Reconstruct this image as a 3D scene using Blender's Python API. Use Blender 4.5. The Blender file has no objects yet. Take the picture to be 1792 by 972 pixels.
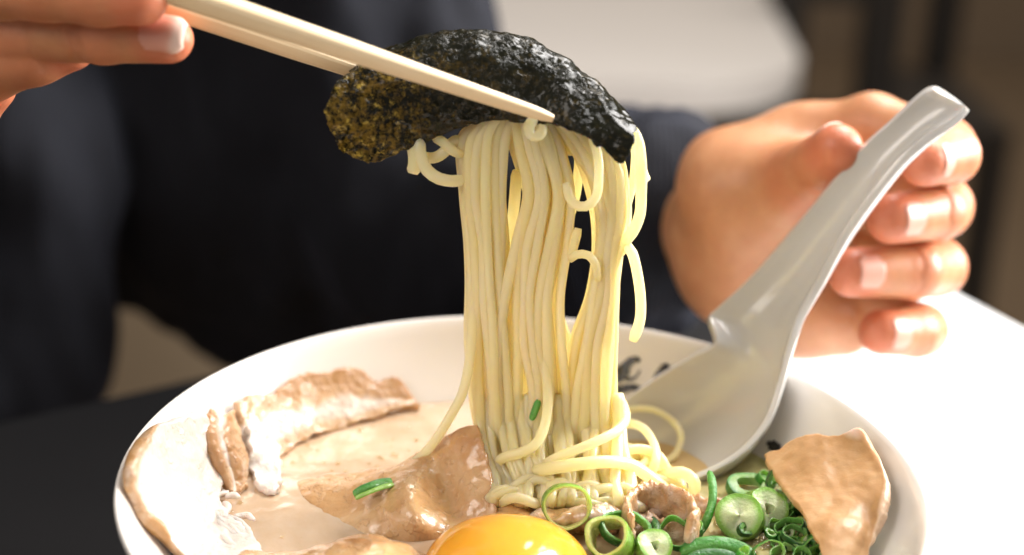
import bpy, bmesh, math, random
import numpy as np
from mathutils import Vector, noise as mnoise

rng = np.random.default_rng(11)
random.seed(11)
scene = bpy.context.scene
COL = scene.collection
R = math.radians

# ------------------------------------------------------------------ camera
PITCH, YAW, ROLL, HFOV = R(20.758), R(-.724), R(1.9785), R(36)
CP = np.array([0., -.37184, .27382])
FPX = 896 / math.tan(HFOV / 2)
fwd = np.array([math.sin(YAW) * math.cos(PITCH), math.cos(YAW) * math.cos(PITCH), -math.sin(PITCH)])
rgt = np.array([math.cos(YAW), -math.sin(YAW), 0.])
upv = np.cross(rgt, fwd)
rgt, upv = (math.cos(ROLL) * rgt + math.sin(ROLL) * upv, math.cos(ROLL) * upv - math.sin(ROLL) * rgt)
cam_data = bpy.data.cameras.new('camera')
cam = bpy.data.objects.new('camera', cam_data)
COL.objects.link(cam)
from mathutils import Matrix
cam.matrix_world = Matrix(((rgt[0], upv[0], -fwd[0], CP[0]), (rgt[1], upv[1], -fwd[1], CP[1]),
                           (rgt[2], upv[2], -fwd[2], CP[2]), (0, 0, 0, 1)))
cam_data.sensor_width = 36
cam_data.angle = HFOV
cam_data.clip_start = .01
cam_data.clip_end = 60
cam_data.dof.use_dof = True
cam_data.dof.focus_distance = .430
cam_data.dof.aperture_fstop = 5.0
scene.camera = cam

# ------------------------------------------------------------------ light
world = bpy.data.worlds.new('World')
scene.world = world
world.use_nodes = True
wb = world.node_tree.nodes['Background']
wb.inputs[0].default_value = (1.0, .94, .88, 1)
wb.inputs[1].default_value = .31


def area(name, loc, target, size, power, col, size_y=None):
    L = bpy.data.lights.new(name, 'AREA')
    L.energy = power
    L.color = col
    L.size = size
    if size_y:
        L.shape = 'RECTANGLE'
        L.size_y = size_y
    o = bpy.data.objects.new(name, L)
    o.location = loc
    o.rotation_euler = (Vector(target) - Vector(loc)).to_track_quat('-Z', 'Y').to_euler()
    COL.objects.link(o)
    return o


area('window_light', (.42, .46, .84), (.0, .03, .08), .40, 12, (1, .97, .95), .45)
area('side_fill', (.80, .27, .36), (.0, .04, .10), .45, 17, (1, .99, .98), .4)  # added light from the right, whitens the noodles' right sides
area('front_fill', (-.40, -.30, .60), (-.02, 0, .12), .36, 2.1, (1, .92, .84))  # added soft fill from the front left, no actual lamp there
area('background_fill', (.5, 1.9, 1.9), (.3, 2.2, -.7), .8, 19, (1, .93, .85))  # added light over the background, brightens the far table and floor

vs = scene.view_settings
vs.view_transform = 'Standard'
vs.look = 'None'
vs.exposure = .26
vs.gamma = 1
scene.cycles.max_bounces = 20
scene.cycles.diffuse_bounces = 14
scene.cycles.transmission_bounces = 14
scene.cycles.transparent_max_bounces = 8


# ------------------------------------------------------------------ placing
def ray(px, py):
    return fwd + rgt * ((px - 896) / FPX) + upv * ((486 - py) / FPX)


def Y(px, py, y):
    d = ray(px, py)
    return CP + d * (y - CP[1]) / d[1]


def Z(px, py, z):
    d = ray(px, py)
    return CP + d * (z - CP[2]) / d[2]


SOUP = .056
PROF = np.array([(0, .006), (.02, .0065), (.04, .012), (.06, .0235), (.078, .0385), (.091, .056), (.0985, .068), (.1032, .0785)])


def wall_r(z):
    return np.interp(z, PROF[:, 1], PROF[:, 0])


def S(px, py, off=.002, zmin=SOUP + .001, dz=0.):
    """first point along the sight line that lies on the bowl's inside wall (off in front of it) or on the soup"""
    d = ray(px, py)
    t0 = (.0845 - CP[2]) / d[2]
    t1 = (zmin - CP[2]) / d[2]
    for t in np.linspace(t0, t1, 500):
        p = CP + d * t
        if p[1] > -.02 and math.hypot(p[0], p[1]) > wall_r(p[2]) - off:
            break
    return p + np.array([0, 0, dz])


# ------------------------------------------------------------------ tagging
def tag(o, label=None, cat=None, group=None, kind=None):
    for k, v in (('label', label), ('category', cat), ('group', group), ('kind', kind)):
        if v:
            o[k] = v
    return o


def empty(name, loc=(0, 0, 0)):
    o = bpy.data.objects.new(name, None)
    o.location = loc
    o.empty_display_size = .02
    COL.objects.link(o)
    return o


def mesh_obj(name, verts, faces, mat, parent=None, smooth=True, attrs=None, uvs=None):
    me = bpy.data.meshes.new(name)
    verts = np.asarray(verts, float)
    if parent is not None and parent.type == 'EMPTY':
        verts = verts - np.array(parent.location)
    me.from_pydata(verts.tolist(), [], faces if isinstance(faces, list) else faces.tolist())
    if smooth:
        me.polygons.foreach_set('use_smooth', [True] * len(me.polygons))
    if attrs:
        for k, v in attrs.items():
            a = me.attributes.new(k, 'FLOAT', 'POINT')
            a.data.foreach_set('value', np.asarray(v, np.float32))
    if uvs is not None:
        a = me.attributes.new('pu', 'FLOAT_VECTOR', 'POINT')
        a.data.foreach_set('vector', np.asarray(uvs, np.float32).ravel())
    me.update()
    o = bpy.data.objects.new(name, me)
    if mat:
        me.materials.append(mat)
    COL.objects.link(o)
    if parent is not None:
        o.parent = parent
    return o


def flip_out(o):
    bm = bmesh.new()
    bm.from_mesh(o.data)
    bmesh.ops.recalc_face_normals(bm, faces=bm.faces)
    bm.to_mesh(o.data)
    bm.free()
    return o


# ------------------------------------------------------------------ node helpers
class N:
    def __init__(s, name):
        s.m = bpy.data.materials.new(name)
        s.m.use_nodes = True
        s.t = s.m.node_tree
        s.b = s.t.nodes['Principled BSDF']
        s.tc = s.t.nodes.new('ShaderNodeTexCoord')

    def n(s, typ, **kw):
        x = s.t.nodes.new(typ)
        for k, v in kw.items():
            setattr(x, k, v)
        return x

    def link(s, a, b):
        s.t.links.new(a, b)

    def noise(s, scale, detail=4, rough=.55, vec=None, dist=0):
        x = s.n('ShaderNodeTexNoise')
        x.inputs['Scale'].default_value = scale
        x.inputs['Detail'].default_value = detail
        x.inputs['Roughness'].default_value = rough
        x.inputs['Distortion'].default_value = dist
        s.link(vec or s.tc.outputs['Object'], x.inputs['Vector'])
        return x.outputs['Fac']

    def ramp(s, fac, stops, interp='LINEAR'):
        x = s.n('ShaderNodeValToRGB')
        x.color_ramp.interpolation = interp
        e = x.color_ramp.elements
        while len(e) < len(stops):
            e.new(.5)
        for i, (p, c) in enumerate(stops):
            e[i].position = p
            e[i].color = (*c, 1) if len(c) == 3 else c
        s.link(fac, x.inputs[0])
        return x.outputs[0]

    def mix(s, fac, a, b, mode='MIX'):
        x = s.n('ShaderNodeMix', data_type='RGBA', blend_type=mode)
        for sock, v in ((x.inputs[0], fac), (x.inputs[6], a), (x.inputs[7], b)):
            if isinstance(v, (int, float)):
                sock.default_value = v
            elif isinstance(v, tuple):
                sock.default_value = (*v, 1)
            else:
                s.link(v, sock)
        return x.outputs[2]

    def math(s, op, a, b=0.):
        x = s.n('ShaderNodeMath', operation=op)
        for sock, v in zip(x.inputs, (a, b)):
            if isinstance(v, (int, float)):
                sock.default_value = v
            else:
                s.link(v, sock)
        return x.outputs[0]

    def attr(s, name):
        return s.n('ShaderNodeAttribute', attribute_name=name).outputs['Fac']

    def bump(s, h, strength, dist):
        x = s.n('ShaderNodeBump')
        x.inputs['Strength'].default_value = strength
        x.inputs['Distance'].default_value = dist
        s.link(h, x.inputs['Height'])
        s.link(x.outputs[0], s.b.inputs['Normal'])
        return x

    def set(s, **kw):
        for k, v in kw.items():
            k = k.replace('_', ' ')
            sock = s.b.inputs[k]
            if isinstance(v, (int, float)):
                sock.default_value = v
            elif isinstance(v, tuple):
                sock.default_value = (*v, 1) if (len(v) == 3 and 'Color' in k) else v
            else:
                s.link(v, sock)
        return s


def sss(m, w, rad, scale=1.0):
    m.b.inputs['Subsurface Weight'].default_value = w
    m.b.inputs['Subsurface Radius'].default_value = rad
    m.b.inputs['Subsurface Scale'].default_value = scale


# ---- materials
m = N('noodle_dough')
oi = m.n('ShaderNodeObjectInfo').outputs['Random']
c = m.mix(oi, (.995, .895, .51), (.995, .93, .65))
c = m.mix(m.math('MULTIPLY', m.noise(120, 2), .25), c, (.995, .97, .84))
m.set(Base_Color=c, Roughness=.30, Specular_IOR_Level=.55, Coat_Weight=.5, Coat_Roughness=.10)
sss(m, .8, (1, .70, .28), .005)
m.bump(m.noise(420, 3), .18, .0006)
tr = m.n('ShaderNodeBsdfTranslucent')
tr.inputs[0].default_value = (1, .95, .70, 1)
mx = m.n('ShaderNodeMixShader')
mx.inputs[0].default_value = .55
m.link(m.b.outputs[0], mx.inputs[1])
m.link(tr.outputs[0], mx.inputs[2])
m.link(mx.outputs[0], m.t.nodes['Material Output'].inputs['Surface'])
NOODLE = m.m

m = N('ceramic_glaze')
c = m.mix(m.math('MULTIPLY', m.noise(18, 3), .5), (.80, .755, .71), (.84, .80, .76))
m.set(Base_Color=c, Roughness=.16, Specular_IOR_Level=.5, Coat_Weight=.3, Coat_Roughness=.05)
m.bump(m.noise(60, 2), .06, .0006)
CERAMIC = m.m

m = N('spoon_resin')
c = m.mix(m.noise(30, 4), (.56, .545, .525), (.61, .595, .575))
m.set(Base_Color=c, Roughness=.22, Specular_IOR_Level=.5, Coat_Weight=.5, Coat_Roughness=.06)
sss(m, .25, (1, .8, .6), .002)
m.bump(m.noise(90, 4), .08, .0006)
SPOON = m.m

m = N('ink_glaze')
m.set(Base_Color=m.mix(m.noise(140, 3), (.012, .011, .012), (.05, .045, .04)), Roughness=.25)
INK = m.m

m = N('creamy_broth')
sx = m.n('ShaderNodeSeparateXYZ')
m.link(m.tc.outputs['Object'], sx.inputs[0])
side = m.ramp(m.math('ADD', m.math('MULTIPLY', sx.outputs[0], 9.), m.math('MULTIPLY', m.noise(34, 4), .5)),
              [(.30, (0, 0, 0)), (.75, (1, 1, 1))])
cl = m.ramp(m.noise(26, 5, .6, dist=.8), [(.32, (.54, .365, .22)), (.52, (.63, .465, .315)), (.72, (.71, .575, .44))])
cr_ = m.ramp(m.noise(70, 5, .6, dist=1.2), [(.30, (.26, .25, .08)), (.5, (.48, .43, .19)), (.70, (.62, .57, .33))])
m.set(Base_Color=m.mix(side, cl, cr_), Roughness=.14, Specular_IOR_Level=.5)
sss(m, .35, (1, .7, .45), .003)
m.set(Coat_Weight=.6, Coat_Roughness=.03)
m.bump(m.noise(75, 4, .6), .25, .0015)
BROTH = m.m

m = N('spoon_broth')
m.set(Base_Color=m.mix(m.noise(60, 3), (.56, .37, .15), (.62, .47, .26)), Roughness=.08)
sss(m, .3, (1, .7, .4), .003)
BROTH2 = m.m

m = N('oil_film')
m.set(Base_Color=(.92, .80, .52), Roughness=.03, Transmission_Weight=.85, IOR=1.36)
OIL = m.m

m = N('egg_yolk')
c = m.mix(m.noise(40, 3), (.76, .325, .024), (.80, .385, .045))
m.set(Base_Color=c, Roughness=.14, Specular_IOR_Level=.5, Coat_Weight=.6, Coat_Roughness=.04)
sss(m, .5, (1, .45, .08), .004)
m.bump(m.noise(55, 2), .10, .001)
YOLK = m.m


def pork(name, cols, rind, scale=55, fat=(.80, .70, .61), fatpos=.62, rough=.32, wet=.5, relief=1.0):
    """cooked pork: meat ramp, marbled fat, a browned rind where the 'rind' attribute is 1"""
    m = N(name)
    g = m.noise(scale, 6, .62, dist=1.4)
    c = m.ramp(g, [(.28, cols[0]), (.50, cols[1]), (.70, cols[2])])
    f = m.ramp(m.noise(scale * .55, 5, .6, dist=2.2), [(fatpos - .06, (0, 0, 0)), (fatpos + .06, (1, 1, 1))])
    c = m.mix(m.math('MULTIPLY', f, .8), c, fat)
    c = m.mix(m.attr('fat'), c, m.ramp(m.noise(scale * 2, 4), [(.3, (.74, .645, .565)), (.7, (.83, .775, .725))]))
    c = m.mix(m.math('MULTIPLY', m.attr('rind'), m.ramp(m.noise(scale * 2.2, 4), [(.25, (.45, .45, .45)), (.55, (1, 1, 1))])), c, rind)
    m.set(Base_Color=c, Roughness=rough, Specular_IOR_Level=.5, Coat_Weight=wet, Coat_Roughness=.12)
    sss(m, .35, (1, .6, .4), .0025)
    h = m.math('ADD', m.noise(scale * 3, 6, .6, dist=.6), m.math('MULTIPLY', m.noise(scale * 9, 4, .65), .55))
    gl = m.ramp(m.noise(scale * 7, 3, .5), [(.56, (0, 0, 0)), (.66, (1, 1, 1))])
    m.bump(m.math('ADD', h, m.math('MULTIPLY', gl, .7 * wet)), .6, .0011 * relief)
    return m.m


PORK_FAT = pork('pork_belly_fat', ((.70, .585, .50), (.78, .70, .63), (.83, .775, .725)), (.50, .28, .11), 50, rough=.4)
PORK_TAN = pork('pork_braised', ((.47, .25, .095), (.60, .36, .165), (.70, .48, .27)), (.42, .20, .075), 42, fatpos=.68, rough=.22, wet=.8)
PORK_BROWN = pork('pork_seared', ((.42, .23, .10), (.56, .34, .17), (.66, .46, .29)), (.42, .21, .075), 70, fatpos=.66)
PORK_PALE = pork('pork_lean', ((.40, .215, .085), (.50, .285, .125), (.58, .365, .19)), (.66, .48, .33), 26, fatpos=.74, rough=.5, wet=.15, relief=.6)

m = N('roasted_seaweed')
g1 = m.noise(330, 7, .72)
thin = m.attr('thin')
g2 = m.math('ADD', m.math('MULTIPLY', m.noise(720, 5, .7), .6), m.math('MULTIPLY', m.noise(170, 4, .6), .4))
spots = m.ramp(m.math('ADD', g2, m.math('MULTIPLY', thin, .08)), [(.54, (0, 0, 0)), (.68, (1, 1, 1))])
c = m.mix(m.noise(160, 5), (.003, .0035, .002), (.012, .012, .005))
c = m.mix(m.math('MULTIPLY', spots, m.math('ADD', m.math('MULTIPLY', thin, .85), .08)), c, (.25, .155, .022))
m.set(Base_Color=c, Roughness=m.ramp(m.noise(500, 3), [(.35, (.10,) * 3), (.65, (.28,) * 3)]), Specular_IOR_Level=.22)
fleck = m.math('MULTIPLY', m.ramp(m.noise(430, 5, .75, dist=.4), [(.55, (0, 0, 0)), (.64, (1, 1, 1))]), m.math('MULTIPLY', thin, thin))
c = m.mix(fleck, c, (.62, .44, .075))
m.set(Base_Color=c)
hh = m.math('ADD', m.math('MULTIPLY', m.noise(240, 4, .6), .5), m.ramp(m.noise(620, 4, .6), [(.52, (0, 0, 0)), (.72, (1, 1, 1))]))
bmp = m.bump(m.math('MULTIPLY', hh, m.math('SUBTRACT', 1.0, m.attr('slick'))), .42, .0010)
tr = m.n('ShaderNodeBsdfTranslucent')
m.link(m.mix(spots, (.02, .02, .006), (.40, .26, .035)), tr.inputs[0])
mx = m.n('ShaderNodeMixShader')
m.link(m.math('MULTIPLY', thin, .35), mx.inputs[0])
m.link(m.b.outputs[0], mx.inputs[1])
m.link(tr.outputs[0], mx.inputs[2])
m.link(mx.outputs[0], m.t.nodes['Material Output'].inputs['Surface'])
NORI = m.m

m = N('pale_bamboo')
mp = m.n('ShaderNodeMapping')
mp.inputs['Scale'].default_value = (6, 260, 260)
m.link(m.tc.outputs['Object'], mp.inputs['Vector'])
g = m.noise(1, 5, .6, vec=mp.outputs[0])
m.set(Base_Color=m.ramp(g, [(.25, (.70, .50, .27)), (.5, (.78, .60, .37)), (.75, (.84, .69, .47))]), Roughness=.42)
m.bump(g, .15, .0005)
BAMBOO = m.m

m = N('skin')
spotty = m.noise(70, 6, .68)
c = m.ramp(spotty, [(.3, (.49, .215, .10)), (.55, (.57, .27, .13)), (.75, (.64, .335, .18))])
c = m.mix(m.attr('flush'), c, (.60, .165, .085))
m.set(Base_Color=c, Roughness=.42, Specular_IOR_Level=.45)
sss(m, .35, (1, .36, .16), .006)
h = m.math('ADD', m.noise(700, 4, .6), m.math('MULTIPLY', m.noise(180, 3), .8))
m.bump(h, .22, .0007)
SKIN = m.m

m = N('fingernail')
c = m.mix(m.attr('free'), (.68, .32, .23), (.82, .70, .61))
m.set(Base_Color=c, Roughness=.38, Coat_Weight=.0)
sss(m, .3, (1, .5, .35), .002)
NAIL = m.m

m = N('navy_knit')
w = m.n('ShaderNodeTexWave')
w.inputs['Scale'].default_value = 140
w.inputs['Distortion'].default_value = 2
m.link(m.tc.outputs['Object'], w.inputs['Vector'])
c = m.mix(m.noise(30, 5), (.0068, .0071, .0098), (.0115, .0120, .0162))
m.set(Base_Color=c, Roughness=.9, Specular_IOR_Level=.2, Sheen_Weight=.035, Sheen_Roughness=.45)
m.b.inputs['Sheen Tint'].default_value = (.55, .62, 1, 1)
m.bump(m.math('ADD', m.noise(900, 3), m.math('MULTIPLY', w.outputs['Fac'], .4)), .5, .001)
KNIT = m.m


def scallion_mat(name, outer, inner):
    m = N(name)
    t = m.attr('radial')
    c = m.ramp(t, [(0, inner), (.62, tuple(.75 * a + .25 * b for a, b in zip(inner, outer))), (.84, outer), (1, tuple(.55 * a for a in outer))])
    c = m.mix(m.math('MULTIPLY', m.noise(500, 3), .35), c, tuple(.7 * a for a in outer))
    m.set(Base_Color=c, Roughness=m.ramp(m.noise(300, 3), [(.35, (.18,) * 3), (.65, (.5,) * 3)]), Specular_IOR_Level=.5, Coat_Weight=.2, Coat_Roughness=.08)
    sss(m, .45, (.6, 1, .3), .003)
    m.bump(m.noise(900, 4, .65), .55, .0009)
    return m.m


SC_LIGHT = scallion_mat('scallion_pale', (.24, .46, .06), (.74, .78, .52))
SC_YEL = scallion_mat('scallion_yellowgreen', (.24, .46, .045), (.66, .66, .24))
SC_DARK = scallion_mat('scallion_dark', (.022, .135, .02), (.18, .38, .09))
SC_MID = scallion_mat('scallion_mid', (.06, .28, .035), (.34, .52, .18))


def plain(name, a, b, scale, rough, bump=.1, spec=.5):
    m = N(name)
    m.set(Base_Color=m.mix(m.noise(scale, 4), a, b), Roughness=rough, Specular_IOR_Level=spec)
    m.bump(m.noise(scale * 6, 3), bump, .002)
    return m.m


WHITE_TOP = plain('white_laminate', (.80, .80, .80), (.84, .84, .84), 12, .35, .04)
BEIGE_TOP = plain('off_white_laminate', (.74, .69, .64), (.78, .73, .68), 8, .4, .04)
PAPER = plain('white_paper', (.80, .80, .80), (.83, .83, .83), 40, .6, .05)
DARK_TOP = plain('dark_stained_wood', (.006, .006, .0065), (.010, .0095, .010), 10, .6, spec=.12)
DARK_WOOD = plain('dark_chair_wood', (.016, .012, .009), (.03, .022, .015), 14, .5)
FLOOR_M = plain('brown_floor', (.17, .115, .068), (.23, .16, .095), 3, .55)
WALL_M = plain('brown_wall', (.17, .12, .075), (.22, .155, .095), 2, .7)
TAN = plain('tan_bench', (.36, .27, .17), (.42, .32, .21), 6, .6)


# ------------------------------------------------------------------ shape helpers
def catmull(P, n):
    P = np.asarray(P, float)
    Q = np.vstack([2 * P[0] - P[1], P, 2 * P[-1] - P[-2]])
    L = np.concatenate([[0], np.cumsum(np.linalg.norm(np.diff(P, axis=0), axis=1))])
    if L[-1] < 1e-9:
        L = np.arange(len(P)).astype(float)
    s = np.linspace(0, L[-1], n)
    k = np.clip(np.searchsorted(L, s, side='right') - 1, 0, len(P) - 2)
    u = ((s - L[k]) / np.maximum(L[k + 1] - L[k], 1e-12))[:, None]
    a, b, c_, d = Q[k], Q[k + 1], Q[k + 2], Q[k + 3]
    return .5 * (2 * b + (c_ - a) * u + (2 * a - 5 * b + 4 * c_ - d) * u ** 2 + (3 * b - a - 3 * c_ + d) * u ** 3)


def cat_uniform(P, n):
    P = np.asarray(P, float)
    Q = np.concatenate([[2 * P[0] - P[1]], P, [2 * P[-1] - P[-2]]])
    s = np.linspace(0, len(P) - 1, n)
    k = np.clip(s.astype(int), 0, len(P) - 2)
    u = (s - k).reshape((-1,) + (1,) * (P.ndim - 1))
    a, b, c_, d = Q[k], Q[k + 1], Q[k + 2], Q[k + 3]
    return .5 * (2 * b + (c_ - a) * u + (2 * a - 5 * b + 4 * c_ - d) * u ** 2 + (3 * b - a - 3 * c_ + d) * u ** 3)


def tube_geo(path, rad, sides=10, flat=1.0):
    P = np.asarray(path, float)
    n = len(P)
    rad = np.full(n, rad) if np.isscalar(rad) else np.asarray(rad)
    T = np.gradient(P, axis=0)
    T /= np.linalg.norm(T, axis=1)[:, None] + 1e-12
    nrm = np.cross(T[0], [0, 1, 0.13])
    nrm /= np.linalg.norm(nrm)
    V = []
    ang = np.linspace(0, 2 * np.pi, sides, endpoint=False)
    for i in range(n):
        nrm = nrm - T[i] * (nrm @ T[i])
        nrm /= np.linalg.norm(nrm) + 1e-12
        b = np.cross(T[i], nrm)
        V.append(P[i] + rad[i] * (np.cos(ang)[:, None] * nrm + flat * np.sin(ang)[:, None] * b))
    V = np.vstack(V)
    F = [(i * sides + j, i * sides + (j + 1) % sides, (i + 1) * sides + (j + 1) % sides, (i + 1) * sides + j)
         for i in range(n - 1) for j in range(sides)]
    F.append(tuple(range(sides))[::-1])
    F.append(tuple((n - 1) * sides + j for j in range(sides)))
    return V, F


def vnoise(P, scale, seed=0.):
    return np.array([mnoise.fractal(Vector((p[0] * scale + seed, p[1] * scale, p[2] * scale + seed * .7)), .9, 2.1, 3) for p in P])


def patch(name, grid, nu, nv, thick, mat, parent=None, amp=.0006, nscale=160, jag=.0, rind=None, fat=None, extra=None, seed=1.):
    """a thin solid slab through a grid of points (rows x cols), rounded at its edges"""
    G = cat_uniform(np.asarray(grid, float), nv)
    G = np.transpose(cat_uniform(np.transpose(G, (1, 0, 2)), nu), (1, 0, 2))      # nv x nu x 3
    du = np.gradient(G, axis=1)
    dv = np.gradient(G, axis=0)
    Nn = np.cross(du, dv)
    Nn /= np.linalg.norm(Nn, axis=2)[..., None] + 1e-12
    if (Nn.mean((0, 1)) @ (CP - G.mean((0, 1)))) < 0:
        Nn = -Nn
    flat = G.reshape(-1, 3)
    nz = vnoise(flat, nscale, seed).reshape(nv, nu)
    u = np.linspace(0, 1, nu)[None, :].repeat(nv, 0)
    v = np.linspace(0, 1, nv)[:, None].repeat(nu, 1)
    G = G + Nn * (amp * nz)[..., None]
    if jag:
        j = vnoise(flat + 3.1, nscale * 2.2, seed + 5).reshape(nv, nu)
        eu = np.clip(1 - np.minimum(u, 1 - u) * 8, 0, 1)
        ev = np.clip(1 - np.minimum(v, 1 - v) * 8, 0, 1)
        G = G + (du / (np.linalg.norm(du, axis=2)[..., None] + 1e-12)) * (jag * j * eu)[..., None] \
              + (dv / (np.linalg.norm(dv, axis=2)[..., None] + 1e-12)) * (jag * j * ev)[..., None]
    e = np.minimum(np.minimum(u, 1 - u) * (nu - 1) / 2.2, np.minimum(v, 1 - v) * (nv - 1) / 2.2)
    prof = np.sqrt(np.clip(1 - (1 - np.clip(e, 0, 1)) ** 2, .06, 1))
    th = thick * prof * (1 + .25 * nz)
    A = (G + Nn * (th / 2)[..., None]).reshape(-1, 3)
    B = (G - Nn * (th / 2)[..., None]).reshape(-1, 3)
    k = nu * nv
    idx = np.arange(k).reshape(nv, nu)
    q = np.stack([idx[:-1, :-1], idx[:-1, 1:], idx[1:, 1:], idx[1:, :-1]], -1).reshape(-1, 4)
    F = q.tolist() + (q[:, ::-1] + k).tolist()
    ring = np.concatenate([idx[0, :], idx[1:, -1], idx[-1, -2::-1], idx[-2:0:-1, 0]])
    r2 = np.roll(ring, -1)
    F += [(int(b), int(a), int(a) + k, int(b) + k) for a, b in zip(ring, r2)]
    attrs = {}
    U = np.concatenate([u.ravel()] * 2)
    Vv = np.concatenate([v.ravel()] * 2)
    wob = np.concatenate([nz.ravel()] * 2)
    attrs['rind'] = np.clip(rind(U, Vv, wob), 0, 1) if rind else np.zeros(2 * k)
    attrs['fat'] = np.clip(fat(U, Vv, wob), 0, 1) if fat else np.zeros(2 * k)
    for kk, fn in (extra or {}).items():
        attrs[kk] = np.clip(fn(U, Vv, wob), 0, 1)
    return flip_out(mesh_obj(name, np.vstack([A, B]), F, mat, parent, attrs=attrs))


def lathe(name, prof, seg, mat, parent=None):
    prof = np.asarray(prof, float)
    a = np.linspace(0, 2 * np.pi, seg, endpoint=False)
    V = np.concatenate([np.stack([p[0] * np.cos(a), p[0] * np.sin(a), np.full(seg, p[1])], 1) for p in prof])
    F = [(i * seg + j, i * seg + (j + 1) % seg, (i + 1) * seg + (j + 1) % seg, (i + 1) * seg + j)
         for i in range(len(prof) - 1) for j in range(seg)]
    o = mesh_obj(name, V, F, mat, parent)
    bm = bmesh.new()
    bm.from_mesh(o.data)
    bmesh.ops.remove_doubles(bm, verts=bm.verts, dist=1e-6)
    bmesh.ops.recalc_face_normals(bm, faces=bm.faces)
    bm.to_mesh(o.data)
    bm.free()
    return o


def box_geo(lo, hi):
    x0, y0, z0 = lo
    x1, y1, z1 = hi
    V = [(x0, y0, z0), (x1, y0, z0), (x1, y1, z0), (x0, y1, z0), (x0, y0, z1), (x1, y0, z1), (x1, y1, z1), (x0, y1, z1)]
    return V, [(0, 3, 2, 1), (4, 5, 6, 7), (0, 1, 5, 4), (1, 2, 6, 5), (2, 3, 7, 6), (3, 0, 4, 7)]


def box(name, lo, hi, mat, parent=None, bev=.004):
    V, F = box_geo(lo, hi)
    o = mesh_obj(name, V, F, mat, parent, smooth=False)
    bm = bmesh.new()
    bm.from_mesh(o.data)
    bmesh.ops.bevel(bm, geom=bm.edges[:], offset=bev, segments=2, affect='EDGES')
    bm.to_mesh(o.data)
    bm.free()
    return o


def slab(name, pts, z0, z1, mat, parent=None, bev=.003):
    n = len(pts)
    V = [(*p[:2], z0) for p in pts] + [(*p[:2], z1) for p in pts]
    F = [tuple(range(n))[::-1], tuple(range(n, 2 * n))] + [(i, (i + 1) % n, n + (i + 1) % n, n + i) for i in range(n)]
    o = mesh_obj(name, V, F, mat, parent, smooth=False)
    bm = bmesh.new()
    bm.from_mesh(o.data)
    bmesh.ops.recalc_face_normals(bm, faces=bm.faces)
    if bev:
        bmesh.ops.bevel(bm, geom=bm.edges[:], offset=bev, segments=2, affect='EDGES')
    bm.to_mesh(o.data)
    bm.free()
    return o


# ---- smooth bodies from tapered capsules (surface nets)
def cap_sdf(X, a, b, ra, rb):
    ab = b - a
    t = np.clip(((X - a) @ ab) / max(ab @ ab, 1e-12), 0, 1)
    return np.linalg.norm(X - a - t[..., None] * ab, axis=-1) - (ra + (rb - ra) * t)


def smin(a, b, k):
    h = np.clip(.5 + .5 * (b - a) / k, 0, 1)
    return b + (a - b) * h - k * h * (1 - h)


def chain(X, pts, k):
    d = None
    for (a, ra), (b, rb) in zip(pts[:-1], pts[1:]):
        s = cap_sdf(X, np.asarray(a), np.asarray(b), ra, rb)
        d = s if d is None else smin(d, s, k)
    return d


def body_field(core, limbs, vox, kcore, klimb, pad=.006, kinner=.0025):
    """limbs blend into the core but stay apart from one another"""
    allp = [p for ch in core + limbs for p in ch]
    lo = np.min([np.asarray(p) - r for p, r in allp], 0) - pad
    hi = np.max([np.asarray(p) + r for p, r in allp], 0) + pad
    n = np.ceil((hi - lo) / vox).astype(int) + 1
    ax = [lo[i] + vox * np.arange(n[i]) for i in range(3)]

    def window(ch, ext):
        l = np.min([np.asarray(p) - r for p, r in ch], 0) - ext
        h = np.max([np.asarray(p) + r for p, r in ch], 0) + ext
        i0 = np.clip(((l - lo) / vox).astype(int), 0, n - 1)
        i1 = np.clip(np.ceil((h - lo) / vox).astype(int) + 1, 1, n)
        sl = tuple(slice(a, b) for a, b in zip(i0, i1))
        X = np.stack(np.meshgrid(*[ax[i][sl[i]] for i in range(3)], indexing='ij'), -1)
        return sl, X
    f = np.full(n, .05)
    for ch in core:
        sl, X = window(ch, .02)
        f[sl] = smin(f[sl], chain(X, ch, kcore), kcore)
    out = f.copy()
    for ch in limbs:
        sl, X = window(ch, .02)
        out[sl] = np.minimum(out[sl], smin(f[sl], chain(X, ch, kinner), klimb))
    return out, lo


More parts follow.
